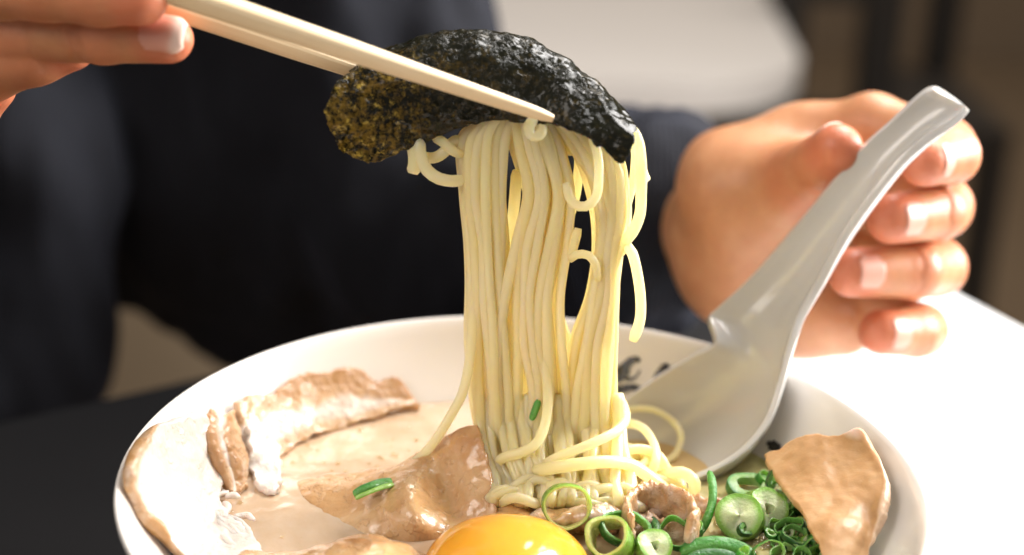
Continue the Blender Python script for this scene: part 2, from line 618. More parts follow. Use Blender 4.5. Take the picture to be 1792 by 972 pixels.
def surface_nets(f, lo, vox):
    s = f < 0
    nx, ny, nz = f.shape
    C = np.zeros((nx - 1, ny - 1, nz - 1), np.int8)
    corners = [(i, j, k) for i in (0, 1) for j in (0, 1) for k in (0, 1)]
    for i, j, k in corners:
        C += s[i:nx - 1 + i, j:ny - 1 + j, k:nz - 1 + k]
    act = (C > 0) & (C < 8)
    ids = np.full(act.shape, -1, np.int64)
    cells = np.argwhere(act)
    ids[act] = np.arange(len(cells))
    acc = np.zeros((len(cells), 3))
    cnt = np.zeros(len(cells))
    for a in corners:
        for d in range(3):
            if a[d] == 0:
                b = list(a)
                b[d] = 1
                fa = f[cells[:, 0] + a[0], cells[:, 1] + a[1], cells[:, 2] + a[2]]
                fb = f[cells[:, 0] + b[0], cells[:, 1] + b[1], cells[:, 2] + b[2]]
                x = (fa < 0) != (fb < 0)
                t = np.where(x, fa / np.where(x, fa - fb, 1), 0)
                p = np.array(a, float)[None].repeat(len(cells), 0)
                p[:, d] += t
                acc[x] += p[x]
                cnt[x] += 1
    V = lo + vox * (cells + acc / cnt[:, None])
    F = []
    for d in range(3):
        e1, e2 = (d + 1) % 3, (d + 2) % 3
        sl0 = [slice(None)] * 3
        sl1 = [slice(None)] * 3
        sl0[d] = slice(0, f.shape[d] - 1)
        sl1[d] = slice(1, f.shape[d])
        diff = s[tuple(sl0)] != s[tuple(sl1)]
        E = np.argwhere(diff)
        E = E[(E[:, e1] > 0) & (E[:, e2] > 0) & (E[:, e1] < f.shape[e1] - 1) & (E[:, e2] < f.shape[e2] - 1)]
        o1 = np.eye(3, dtype=int)[e1]
        o2 = np.eye(3, dtype=int)[e2]
        q = [ids[tuple((E - x).T)] for x in (0 * o1, o1, o1 + o2, o2)]
        q = np.stack(q, -1)
        inside = s[tuple(E.T)]
        q[~inside] = q[~inside][:, ::-1]
        F.append(q)
    return V, np.vstack(F)


def smooth_mesh(V, F, it=2, lam=.5):
    e = np.vstack([F[:, [0, 1]], F[:, [1, 2]], F[:, [2, 3]], F[:, [3, 0]]])
    for _ in range(it):
        acc = np.zeros_like(V)
        cnt = np.zeros(len(V))
        np.add.at(acc, e[:, 0], V[e[:, 1]])
        np.add.at(acc, e[:, 1], V[e[:, 0]])
        np.add.at(cnt, e[:, 0], 1)
        np.add.at(cnt, e[:, 1], 1)
        V = V + lam * (acc / np.maximum(cnt, 1)[:, None] - V)
    return V


def vert_normals(V, F):
    nn = np.cross(V[F[:, 2]] - V[F[:, 0]], V[F[:, 3]] - V[F[:, 1]])
    out = np.zeros_like(V)
    for k in range(4):
        np.add.at(out, F[:, k], nn)
    return out / (np.linalg.norm(out, axis=1)[:, None] + 1e-12)


# ================================================================== setting
FLOORZ = -.72
tag(mesh_obj('floor', [(-6, -3, FLOORZ), (6, -3, FLOORZ), (6, 7, FLOORZ), (-6, 7, FLOORZ)], [(0, 1, 2, 3)], FLOOR_M), kind='structure')
tag(box('wall', (-6, 4.2, FLOORZ), (6, 4.35, 2.2), WALL_M), kind='structure')

# dark dining table, turned against the picture, its far corner behind the hand with the spoon
def table(name, pts, label, mat, legmat, z=0., th=.03, cat='table'):
    t = empty(name, (float(np.mean([p[0] for p in pts])), float(np.mean([p[1] for p in pts])), FLOORZ))
    slab('tabletop', pts, z - th, z, mat, t)
    cx, cy = np.mean([p[0] for p in pts]), np.mean([p[1] for p in pts])
    for p in (pts if len(pts) < 6 else [pts[0], pts[9], pts[-2], pts[-1]]):
        q = (p[0] + (cx - p[0]) * .12, p[1] + (cy - p[1]) * .12)
        box('leg', (q[0] - .022, q[1] - .022, FLOORZ), (q[0] + .022, q[1] + .022, z - th - .001), legmat, t)
    return tag(t, label, cat)


eL = np.array([.04, .029]) / math.hypot(.04, .029)
eR = np.array([.0235, -.048]) / math.hypot(.0235, -.048)
corner = np.array([.162, .438])
pA = corner - eL * .75
pB = corner + eR * .85
table('dining_table', [corner, pA, pA + eR * .85, pB], 'dark wooden dining table under the white ramen bowl', DARK_TOP, DARK_WOOD)

q0 = np.array([.118, .30])
pm = [corner - eL * .012 + eR * .03, corner - eL * .012 + eR * .62, np.array([.10, -.17]), np.array([.03, -.02]), np.array([.112, .252]), np.array([.118, .262])]
mat_pts = [corner - eL * .001 + eR * .01, corner - eL * .001 + eR * .66, np.array([.10, -.17]), np.array([.03, .0]), np.array([.112, .256])]
tag(slab('placemat', mat_pts, .0005, .002, PAPER, bev=.0004), 'bright white placemat on the table right of the ramen bowl', 'placemat')

rc = [(.14 + .17 * math.sin(q), 1.49 - .17 * math.cos(q)) for q in np.linspace(0, math.pi / 2, 18)]
table('side_table', [(-.9, 1.32)] + rc + [(.33, 2.3), (-.9, 2.3)], 'white topped table out of focus behind the diner', BEIGE_TOP, DARK_WOOD, z=-.13, th=.04)


def chair(x, y, label, w=.17, rz=0.):
    t = empty('chair', (x, y, FLOORZ))
    box('seat', (x - w, y - .18, FLOORZ + .42), (x + w, y + .18, FLOORZ + .455), DARK_WOOD, t)
    for sx_ in (-1, 1):
        for sy_ in (-1, 1):
            box('leg', (x + sx_ * (w - .02) - .02, y + sy_ * .16 - .02, FLOORZ), (x + sx_ * (w - .02) + .02, y + sy_ * .16 + .02, FLOORZ + .419), DARK_WOOD, t)
        box('post', (x + sx_ * (w - .025) - .025, y + .15, FLOORZ + .456), (x + sx_ * (w - .025) + .025, y + .185, FLOORZ + .98), DARK_WOOD, t)
    for zz in (.60, .74, .88):
        box('rail', (x - w + .051, y + .155, FLOORZ + zz), (x + w - .051, y + .18, FLOORZ + zz + .05), DARK_WOOD, t)
    t.rotation_euler = (0, 0, rz)
    return tag(t, label, 'chair', 'dark chairs behind the diner')


chair(.40, 1.60, 'blurred dark chair just beyond the end of the white topped table', .09)
chair(.56, 1.85, 'blurred dark chair in the far right of the background', .075)
tag(box('bench', (-.75, .62, FLOORZ), (-.16, .75, -.12), TAN, bev=.01), 'blurred tan bench seen in the gap between sleeve and torso', 'bench')

# ================================================================== bowl
bowl = empty('ramen_bowl', (0, 0, .0022))
inner = [(PROF[i, 0], PROF[i, 1]) for i in range(len(PROF))]
ip = catmull(np.array([(r_, 0, z_) for r_, z_ in inner]), 40)[:, [0, 2]]
ip[0, 0] = 0
lip = [(.1040, .0797), (.1047, .0800), (.1051, .0794), (.1049, .0780)]
outer = catmull(np.array([(.1035, 0, .0735), (.0985, 0, .060), (.090, 0, .046), (.076, 0, .029), (.058, 0, .014), (.040, 0, .0065)]), 30)[:, [0, 2]]
foot = [(.0385, .006), (.0380, 0.0002), (.0350, 0.0), (.0340, .003), (.03, .0035), (0, .0035)]
prof = np.vstack([ip, lip, outer, foot])
prof[:, 1] = np.maximum(prof[:, 1], 0) + .0022
prof[:len(ip) + len(lip) + 10, 1] -= .0022
lathe('body', prof, 160, CERAMIC, bowl)
tag(bowl, 'white ceramic ramen bowl filled with broth, pork and noodles', 'bowl')


def stroke(pts, ws):
    P = catmull(np.array([S(x, y, .0006) for x, y in pts]), 22)
    W = np.interp(np.linspace(0, 1, 22), np.linspace(0, 1, len(ws)), ws)
    T = np.gradient(P, axis=0)
    Nn = np.stack([-P[:, 0], -P[:, 1], np.full(22, .08)], 1)
    Nn /= np.linalg.norm(Nn, axis=1)[:, None]
    B = np.cross(T, Nn)
    B /= np.linalg.norm(B, axis=1)[:, None]
    W = W * (1 + .2 * rng.normal(size=22))
    V = np.vstack([P + B * W[:, None], P - B * W[:, None]])
    F = [(i, i + 1, 23 + i, 22 + i) for i in range(21)]
    return mesh_obj('brush_mark', V, F, INK, bowl)


stroke([(1060, 668), (1086, 655), (1096, 640), (1108, 629), (1120, 632)], [.0010, .0022, .0020, .0012, .0008])
stroke([(1084, 640), (1090, 655), (1100, 664), (1112, 660), (1120, 648)], [.0018, .0018, .0006, .0004, .0003])
stroke([(1050, 685), (1085, 682), (1105, 678), (1126, 681)], [.0010, .0014, .0013, .0007])
stroke([(1140, 671), (1148, 664), (1158, 652), (1169, 638)], [.0006, .0013, .0018, .0012])
stroke([(1342, 774), (1352, 780), (1362, 788), (1368, 790)], [.0004, .0016, .0017, .0006])

# broth
rr = np.concatenate([np.linspace(0, .088, 100), [.0895, .0903, .0909]])
V = [(0, 0, SOUP)]
seg = 360
for r_ in rr[1:]:
    for j in range(seg):
        a = 2 * np.pi * j / seg
        x, y = r_ * math.cos(a), r_ * math.sin(a)
        h = .0005 * mnoise.fractal(Vector((x * 55, y * 55, 1)), 1, 2, 3)
        V.append((x, y, SOUP + h + (.0007 * ((r_ - .088) / .003) if r_ > .088 else 0)))
F = [(0, 1 + j, 1 + (j + 1) % seg) for j in range(seg)]
for i in range(len(rr) - 2):
    b = 1 + i * seg
    F += [(b + j, b + seg + j, b + seg + (j + 1) % seg, b + (j + 1) % seg) for j in range(seg)]
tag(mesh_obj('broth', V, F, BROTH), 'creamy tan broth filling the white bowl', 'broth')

# ================================================================== pork
g = 'pork slices in the bowl'
o = empty('pork_slice', tuple(S(330, 850, .003)))
rows = [[(262, 748), (232, 790), (222, 835), (236, 885), (264, 922), (312, 975), (365, 1035)],
        [(302, 733), (275, 790), (270, 840), (285, 890), (310, 930), (352, 985), (398, 1040)],
        [(335, 726), (330, 780), (330, 830), (340, 880), (365, 925), (402, 975), (440, 1030)],
        [(352, 726), (374, 780), (390, 835), (377, 872), (402, 905), (446, 945), (480, 1010)]]
offs = [.0028, .0042, .0050, .0045]
patch('meat', [[S(x, y, of) for x, y in r_] for r_, of in zip(rows, offs)], 110, 50, .0042, PORK_FAT, o, amp=.0006, nscale=110, jag=.0013,
      rind=lambda u, v, w: np.clip((.075 + .03 * w - v) / .03, 0, 1), fat=lambda u, v, w: np.clip(.55 + v * .3 + w * .5, 0, 1))
FV, FF = [], []
for (pts) in ([(400, 862), (382, 866), (372, 876), (376, 892), (392, 906), (420, 914), (436, 926)], [(366, 880), (372, 898), (386, 912), (404, 922), (418, 938), (424, 952)], [(378, 905), (392, 922), (408, 934), (430, 946)], [(392, 880), (400, 890), (395, 897)], [(400, 905), (425, 918), (440, 940), (446, 948)],
              [(412, 905), (432, 903), (446, 912)], [(380, 935), (400, 948), (414, 958)], [(395, 870), (410, 868), (420, 872)], [(385, 958), (402, 962), (420, 972)]):
    P = catmull(np.array([S(x, y, .004, SOUP + .002) for x, y in pts]), 16)
    P = P + np.array([mnoise.noise_vector(Vector(p * 300)) for p in P]) * .0005
    v_, f_ = tube_geo(P, .00095 * (1.05 - np.linspace(-.7, .9, 16) ** 2 * .7), 8)
    k = sum(len(x) for x in FV)
    FV.append(v_)
    FF += [tuple(i + k for i in ff) for ff in f_]
VV = np.vstack(FV)
mesh_obj('fat_fringe', VV, FF, PORK_FAT, o, attrs={'fat': np.full(len(VV), .8), 'rind': np.zeros(len(VV))})
tag(o, 'large pale fatty pork slice with thin brown rind against the left bowl wall', 'pork slice', g)

o = empty('pork_slice', tuple(S(390, 780, .006)))
grid = [[S(356, 742, .004), S(368, 716, .004), S(386, 728, .007), S(400, 722, .004), S(410, 720, .003)],
        [S(357, 765, .005), S(368, 765, .0075), S(384, 765, .0075), S(398, 762, .008), S(420, 770, .006)],
        [S(366, 795, .005), S(378, 798, .008), S(394, 798, .0075), S(410, 800, .0085), S(430, 795, .006)],
        [S(388, 838, .004), S(396, 842, .007), S(408, 846, .007), S(418, 846, .008), S(432, 838, .005)],
        [S(394, 856, .002), S(402, 862, .002), S(412, 864, .002), S(420, 862, .002), S(434, 852, .002)]]
patch('meat', grid, 50, 70, .0020, PORK_BROWN, o, amp=.0005, nscale=200, jag=.0008,
      rind=lambda u, v, w: np.maximum(np.clip(1.2 - np.abs(u - .22) * 9, 0, 1), np.clip(1.2 - np.abs(u - .72) * 8, 0, 1)) * .8,
      fat=lambda u, v, w: np.clip(1 - np.abs(u - .48) * 7 + w * .3, 0, .8))
tag(o, 'narrow folded pork strip with browned ridges between two slices on the left', 'pork strip', g)

o = empty('pork_slice', tuple(S(570, 710, .004)))
top = [(408, 704), (450, 690), (482, 689), (515, 661), (565, 650), (625, 647), (652, 667), (690, 662), (721, 703)]
mid = [(414, 735), (460, 722), (500, 712), (540, 695), (590, 684), (635, 682), (668, 690), (702, 690), (724, 707)]
lo_ = [(424, 770), (470, 758), (515, 742), (560, 728), (605, 720), (645, 712), (680, 708), (712, 706), (728, 711)]
bot = [(440, 835), (488, 805), (530, 770), (575, 757), (620, 745), (655, 733), (690, 722), (716, 714), (732, 714)]
grid = [[S(x, y, .0022) for x, y in top], [S(x, y, .0030) for x, y in mid], [S(x, y, .0038) for x, y in lo_], [S(x, y, .0050, SOUP - .0008) for x, y in bot]]
patch('meat', grid, 130, 60, .0024, PORK_BROWN, o, amp=.0005, nscale=100, jag=.0011,
      rind=lambda u, v, w: np.clip((.42 - v + .5 * (u - .4) + .25 * w) * 3, 0, .75),
      fat=lambda u, v, w: np.clip(1.1 - np.abs(v - .62) * 4.5 + w * .6 - np.clip(u - .62, 0, 1) * 4, 0, .75))
grid = [[S(428, 752, .005), S(450, 748, .006), S(474, 754, .005)], [S(432, 790, .006), S(462, 790, .0075), S(488, 790, .0055)],
        [S(438, 825, .006), S(466, 830, .007), S(492, 828, .0045)], [S(446, 852, .006), S(468, 862, .006), S(490, 862, .003)]]
patch('fat_flap', grid, 30, 40, .0026, PORK_FAT, o, amp=.0007, nscale=150, jag=.0018, fat=lambda u, v, w: 1 + 0 * u)
tag(o, 'seared brown pork slice with ragged top standing at the back of the broth', 'pork slice', g)

o = empty('pork_slice', tuple(Z(770, 860, SOUP)))
grid = [[Z(500, 850, .0540), Z(580, 834, .0560), Z(645, 826, .0590), Z(705, 814, .0615), Y(762, 778, .034), Y(806, 752, .0315), Y(836, 746, .0305)],
        [Z(520, 868, .0545), Z(590, 858, .0575), Z(655, 848, .0610), Z(708, 838, .0645), Y(765, 806, .0290), Y(815, 786, .0250), Y(849, 782, .0235)],
        [Z(548, 892, .0545), Z(615, 885, .0575), Z(665, 878, .0610), Z(715, 868, .0650), Y(772, 846, .0215), Y(822, 832, .0190), Y(859, 830, .0175)],
        [Z(590, 930, .0535), Z(645, 926, .0565), Z(690, 920, .0590), Z(732, 910, .0620), Y(782, 894, .0120), Y(828, 884, .0110), Y(866, 880, .0105)],
        [Z(630, 975, .0510), Z(680, 968, .0520), Z(720, 962, .0530), Z(755, 952, .0540), Y(800, 938, .0030), Y(838, 928, .0040), Y(871, 920, .0045)]]
patch('meat', grid, 150, 90, .0024, PORK_TAN, o, amp=.0006, nscale=90, jag=.0008,
      rind=lambda u, v, w: np.maximum(np.clip(1 - np.hypot((u - .90) * 5, (v - .22) * 4) + .4 * w, 0, .9), np.clip((u - .97) * 40, 0, .5)),
      fat=lambda u, v, w: np.clip(1 - v / .05, 0, 1) * np.clip((.5 - u) * 6, 0, 1) * .8)
grid = [[Y(838, 776, .033), Y(862, 806, .030), Y(884, 832, .026), Y(905, 858, .0215), Y(926, 888, .0155), Y(938, 912, .009)],
        [Y(842, 800, .0295), Y(866, 830, .0260), Y(886, 852, .0210), Y(905, 874, .0165), Y(922, 898, .0110), Y(933, 918, .005)],
        [Y(850, 850, .0220), Y(870, 868, .0175), Y(886, 884, .0130), Y(901, 900, .0085), Y(914, 914, .0045), Y(926, 926, .001)],
        [Y(858, 910, .0080), Y(872, 918, .0045), Y(885, 924, .0020), Y(898, 930, .0), Y(908, 934, -.002), Y(918, 938, -.004)]]
patch('fold', grid, 60, 50, .0022, PORK_TAN, o, amp=.0006, nscale=160, jag=.0009, rind=lambda u, v, w: np.clip(.15 + .7 * w, 0, .6),
      fat=lambda u, v, w: np.clip(1 - v / .06, 0, 1) * .8)
tag(o, 'peaked folded tan pork slice in front of the noodles beside the egg yolk', 'pork slice', g)

o = empty('pork_slice', tuple(Z(560, 985, SOUP)))
grid = [[Z(370, 990, .055), Z(440, 972, .0575), Z(515, 970, .0585), Z(575, 956, .061), Z(640, 945, .063), Z(692, 955, .0615), Z(745, 980, .056)],
        [Z(372, 1010, .056), Z(445, 995, .0605), Z(520, 990, .0605), Z(580, 978, .063), Z(645, 968, .065), Z(695, 976, .063), Z(742, 995, .057)],
        [Z(390, 1050, .056), Z(455, 1040, .059), Z(525, 1035, .059), Z(590, 1025, .061), Z(645, 1015, .063), Z(690, 1018, .061), Z(735, 1030, .056)],
        [Z(400, 1120, .053), Z(460, 1120, .054), Z(530, 1120, .054), Z(590, 1110, .055), Z(645, 1100, .055), Z(690, 1100, .054), Z(735, 1100, .053)]]
patch('meat', grid, 90, 40, .0030, PORK_TAN, o, amp=.0006, nscale=110, jag=.0016,
      rind=lambda u, v, w: np.clip(1 - np.hypot((u - .66) * 6, (v - .15) * 4) + .3 * w, 0, .9))
tag(o, 'pork slice lying in the broth at the front left of the yolk', 'pork slice', g)

o = empty('pork_slice', tuple(S(1470, 860, .004)))
grid = [[S(1338, 800, .020), S(1395, 771, .015), S(1452, 764, .010), S(1498, 751, .007), S(1522, 778, .005)],
        [S(1352, 830, .022), S(1408, 815, .018), S(1462, 806, .012), S(1518, 806, .007), S(1552, 834, .005)],
        [S(1380, 872, .024), S(1430, 866, .019), S(1480, 864, .013), S(1526, 866, .008), S(1555, 880, .005)],
        [S(1420, 930, .022), S(1455, 926, .018), S(1490, 926, .013), S(1516, 929, .008), S(1537, 936, .005)],
        [S(1440, 1000, .018), S(1456, 1000, .015), S(1474, 1000, .012), S(1490, 1000, .008), S(1503, 1000, .005)]]
patch('meat', grid, 90, 100, .0028, PORK_PALE, o, amp=.0006, nscale=80, jag=.0011,
      rind=lambda u, v, w: np.clip((u - .93 + .03 * w) * 24, 0, 1), fat=lambda u, v, w: np.clip(1 - np.hypot((u - .72) * 9, v * 9), 0, .8))
tag(o, 'smooth tan pork slice leaning on the right bowl wall behind the scallions', 'pork slice', g)

o = empty('pork_curl', tuple(Z(1155, 885, SOUP)))
def ribbon(name, pts, z_top, z_bot, nu=60, amp=.0009, th=.0022, seed=2., fatty=0.):
    tp = [Z(x, y, z_top) for x, y in pts]
    grid = [tp, [p + np.array([0, -.001, (z_bot - z_top) * .5]) for p in tp], [p + np.array([0, .001, z_bot - z_top]) for p in tp]]
    return patch(name, grid, nu, 16, th, PORK_BROWN, o, amp=amp, nscale=260, jag=.0012, seed=seed,
                 rind=lambda u, v, w: np.clip(.55 - v + w * .5, 0, .6), fat=lambda u, v, w: np.clip(w * 1.2 + fatty, 0, .5 + .4 * fatty))
ribbon('outer_fold', [(1108, 898), (1096, 878), (1112, 852), (1140, 842), (1172, 848), (1205, 866), (1219, 888), (1206, 900)], .0685, .054, 80)
ribbon('inner_fold', [(1132, 906), (1142, 890), (1160, 884), (1180, 890), (1200, 892), (1214, 886)], .0615, .053, 60, seed=3., fatty=.9)
ribbon('lower_fold', [(1105, 905), (1132, 896), (1160, 908), (1190, 912), (1212, 905)], .0610, .053, 60, seed=4.)
ribbon('back_fold', [(1190, 862), (1220, 868), (1240, 872), (1262, 868)], .0605, .053, 30, seed=6.)
tag(o, 'small curled piece of pork between the noodles and the scallions', 'pork curl', g)

o = empty('pork_shred', tuple(Z(1020, 905, SOUP)))
grid = [[Z(900, 918, .0575), Z(950, 898, .0605), Z(1000, 892, .0620), Z(1050, 890, .0625), Z(1096, 884, .0620), Z(1120, 898, .0590)],
        [Z(905, 935, .0585), Z(955, 914, .0615), Z(1003, 908, .0620), Z(1050, 908, .0620), Z(1094, 906, .0605), Z(1118, 916, .0580)],
        [Z(915, 960, .0545), Z(965, 940, .0550), Z(1010, 936, .0550), Z(1050, 936, .0550), Z(1090, 932, .0545), Z(1112, 936, .0540)]]
patch('meat', grid, 70, 34, .0024, PORK_TAN, o, amp=.0012, nscale=190, jag=.0016, rind=lambda u, v, w: np.clip(.7 * w, 0, .6),
      fat=lambda u, v, w: np.clip(.5 - v + w, 0, .5))
tag(o, 'ragged pork shred at the foot of the noodles behind the upright scallion ring', 'pork shred', g)

# ================================================================== egg yolk
yc = Z(889, 1002, SOUP + .001)
V, F = [], []
nl, ns = 36, 64
for i in range(nl + 1):
    th = math.pi * .62 * i / nl
    for j in range(ns):
        a = 2 * np.pi * j / ns
        r_ = .0222 * math.sin(th) ** .92 if th > 0 else 0
        z_ = .0118 * math.cos(th)
        p = Vector((r_ * math.cos(a), r_ * math.sin(a), z_))
        p *= 1 + .015 * mnoise.noise(p * 60)
        V.append(yc + np.array(p))
F = [(i * ns + j, (i + 1) * ns + j, (i + 1) * ns + (j + 1) % ns, i * ns + (j + 1) % ns) for i in range(nl) for j in range(ns)]
o = flip_out(mesh_obj('egg_yolk', V, F, YOLK))
tag(o, 'glossy raw orange egg yolk at the front of the bowl', 'egg yolk')

# ================================================================== noodles
NR = .00142


def noodle(path, label, group, r=NR, n=None, wob=.0004, cat='noodle'):
    L = np.linalg.norm(np.diff(np.asarray(path), axis=0), axis=1).sum()
    n = n or int(max(14, L / .0017))
    P = catmull(path, n)
    sd = rng.uniform(0, 99)
    P = P + np.array([mnoise.noise_vector(Vector((p[0] * 60 + sd, p[1] * 60, p[2] * 45))) for p in P]) * wob
    rad = r * rng.uniform(.84, 1.14) * (1 + .05 * np.array([mnoise.noise(Vector((p[2] * 90, sd, 0))) for p in P]))
    rad[0] *= .75
    rad[-1] *= .75
    V, F = tube_geo(P, rad, 10, rng.uniform(.8, 1.05))
    c0 = V.mean(0)
    o = mesh_obj('noodle', V - c0, F, NOODLE)
    o.location = c0
    return tag(o, label, cat, group)


YB = .036
BUN = {
    'A': [(190, 852, 905), (222, 822, 898), (255, 806, 892), (340, 808, 886), (430, 818, 888), (520, 820, 892), (600, 820, 902), (690, 828, 905), (770, 845, 908), (850, 885, 935)],
    'B': [(196, 880, 970), (225, 895, 978), (260, 905, 990), (340, 922, 1008), (430, 908, 996), (520, 898, 980), (600, 896, 982), (690, 902, 988), (770, 902, 990), (850, 910, 995)],
    'C': [(205, 965, 1030), (235, 990, 1062), (270, 1010, 1090), (310, 1030, 1100), (380, 1046, 1098), (450, 1044, 1082), (520, 1032, 1080), (600, 1004, 1082), (690, 992, 1081), (770, 994, 1076), (850, 985, 1085)]}
STICKY = .044


def strand(cols, s, dy, hook=True, jit=2.2, ylow=None):
    pts = []
    drift = rng.normal(0, .09 if rng.uniform() < .75 else .4)
    ph = rng.uniform(0, 6)
    for (py, xl, xr) in cols:
        t_ = (py - 190) / 660.
        s_ = min(max(s + drift * t_ + .035 * math.sin(ph + 7 * t_), .0), 1.) if xr - xl > 1 else s
        f = min(max((py - 190) / 120., 0), 1)
        pts.append(Y(xl + (xr - xl) * s_ + rng.normal(0, jit), py, YB + dy * (.35 + .65 * f) - .003 * f))
    P = [np.array(p) for p in pts]
    if hook:
        a = P[0]
        up = [a + np.array([.0005, .013, -.014]), a + np.array([.0003, .0105, -.004]), a + np.array([0, .006, .0035]), a + np.array([0, .002, .0028])]
        P = up + P
    return P


LAB = 'noodle strand at the back of the hanging bundle, partly hidden'
GRP = 'noodles lifted by the chopsticks'
for key, cnt in (('A', 6), ('B', 6), ('C', 6)):
    for layer in range(3):
        for i in range(cnt):
            s = (i + .5 + (.5 if layer % 2 else 0)) / (cnt + .5) + rng.uniform(-.04, .04)
            dy = -.002 + layer * .0023 + rng.uniform(-.0005, .0005) + .004 * (2 * s - 1) ** 2
            noodle(strand(BUN[key], s, dy), 'pale yellow noodle strand in the %s lock of the hanging bundle' % {'A': 'left', 'B': 'middle', 'C': 'right'}[key], GRP)
# strands at the back of the bundle, crossing between the three locks
for i in range(14):
    a, b = rng.choice(['A', 'B', 'C'], 2)
    if i not in (3, 9):
        b = a
    cols = []
    sa, sb = rng.uniform(.1, .9, 2)
    for q, (py) in enumerate((215, 260, 340, 430, 520, 600, 690, 770, 850)):
        t = q / 8
        xs = []
        for kk, ss in ((a, sa), (b, sb)):
            C_ = np.array(BUN[kk])
            xs.append(np.interp(py, C_[:, 0], C_[:, 1] + (C_[:, 2] - C_[:, 1]) * ss))
        x = xs[0] * (1 - t) + xs[1] * t
        cols.append((py, x, x))
    noodle(strand(cols, 0, rng.uniform(.010, .016), hook=False), LAB, GRP)
# crossing strand seen in the gap, and the loose ones
noodle([Y(904, 300, .043), Y(900, 350, .044), Y(893, 420, .046), Y(890, 500, .047), Y(905, 600, .047), Y(925, 700, .047), Y(930, 800, .046)],
       'noodle strand crossing behind the gap between left and middle locks', GRP)
noodle([Y(960, 250, .036), Y(935, 330, .034), Y(912, 400, .033), Y(893, 470, .032), Y(880, 540, .032), Y(870, 640, .032), Y(880, 760, .033), Z(905, 850, .052)],
       'noodle strand slanting from the middle lock over to the left lock', GRP)
noodle([Y(1012, 400, .032), Y(1000, 450, .030), Y(1008, 446, .029), Y(1028, 446, .0285), Y(1042, 462, .029), Y(1046, 490, .030)],
       'short noodle bend lying across the front of the bundle', GRP, wob=.0001)
noodle([Y(990, 320, .030), Y(1000, 352, .028), Y(1022, 362, .027), Y(1043, 345, .027), Y(1048, 310, .028), Y(1046, 270, .030), Y(1030, 225, .034)],
       'noodle forming a U shaped loop high on the right lock', GRP, wob=.0001)
noodle([Y(935, 208, .029), Y(925, 222, .0275), Y(930, 236, .0275), Y(945, 236, .028), Y(948, 220, .030)],
       'tiny noodle curl just under the tip of the front chopstick', GRP, wob=.0001)
noodle([Y(1060, 215, .040), Y(1098, 222, .036), Y(1116, 246, .034), Y(1122, 290, .034), Y(1122, 340, .033), Y(1120, 375, .033), Y(1108, 405, .032), Y(1092, 425, .032), Y(1080, 445, .032), Y(1066, 500, .032), Y(1060, 600, .032)],
       'noodle bulging out to the right in a loop beside the seaweed end', GRP, r=.0018, wob=.0001)
noodle([Y(1050, 205, .044), Y(1085, 208, .041), Y(1105, 232, .040), Y(1112, 270, .040), Y(1108, 320, .038), Y(1098, 360, .037), Y(1088, 410, .036), Y(1080, 450, .035), Y(1072, 540, .034)],
       'noodle draped at the right edge inside the bulging loop', GRP, wob=.0001)
noodle([Y(1080, 448, .034), Y(1094, 432, .032), Y(1106, 442, .031), Y(1115, 475, .031), Y(1121, 520, .031), Y(1120, 560, .031), Y(1108, 596, .031)],
       'noodle dangling with a free end at the far right', GRP, r=.0018, wob=.0001)
noodle([Y(1116, 262, .037), Y(1122, 290, .036), Y(1128, 310, .0355), Y(1133, 318, .035)], 'short noodle stub poking out at the right edge', GRP, wob=.0001)
noodle([Y(832, 480, .034), Y(828, 560, .032), Y(822, 630, .030), Y(810, 685, .029), Y(790, 725, .029), Y(762, 770, .0295), Y(735, 800, .030), Z(705, 824, .0595), Z(670, 834, .056)],
       'single noodle strand slanting down left into the broth', GRP, wob=.0002)
noodle([Y(716, 238, .034), Y(724, 262, .032), Y(726, 285, .031), Y(722, 304, .0305)], 'short straight noodle end under the left seaweed flap', GRP, r=.0017, wob=.0001)
noodle([Y(733, 240, .033), Y(735, 268, .031), Y(744, 294, .030), Y(764, 311, .030), Y(788, 317, .031), Y(808, 316, .034), Y(830, 318, .036)],
       'noodle curving in a hook under the left seaweed flap', GRP, r=.0017, wob=.0001)
noodle([Y(742, 276, .036), Y(762, 276, .035), Y(778, 266, .035), Y(792, 250, .036), Y(806, 245, .037)], 'noodle wisp arching beside the left edge of the bundle', GRP, wob=.0001)
noodle([Y(760, 240, .035), Y(776, 250, .034), Y(792, 264, .034), Y(812, 272, .036)], 'short noodle crossing the wisp left of the bundle', GRP, wob=.0001)

for i in range(44):
    x0 = rng.uniform(835, 1088)
    x1 = 985 + (x0 - 965) * rng.uniform(.6, 1.0) + rng.normal(0, 10)
    lay = (i % 3) * .0022
    noodle([Y(x0, 690, .035 - lay * .3), Y(x0 * .85 + x1 * .15, 745, .033 - lay * .3), Y(x0 * .6 + x1 * .4, 795, .0275 - lay), Y(x1, 842, .0215 - lay),
            Y(x1 + rng.normal(0, 6), 876, .0150 - lay), Z(x1 + rng.normal(0, 14), 900 + rng.uniform(-14, 10), .0555), Z(x1 + rng.normal(0, 22), 922, .050)],
           'noodle strand running down the front of the pile into the broth', 'noodles piled in the broth', wob=.0005)
# noodles piled in the broth
GP = 'noodles piled in the broth'
MC = Z(985, 855, SOUP)


def dome(x, y):
    q = 1 - ((x - MC[0]) / .036) ** 2 - ((y - MC[1]) / .022) ** 2
    return SOUP - .003 + .0155 * np.sqrt(max(q, 0)) if q > 0 else SOUP - .004


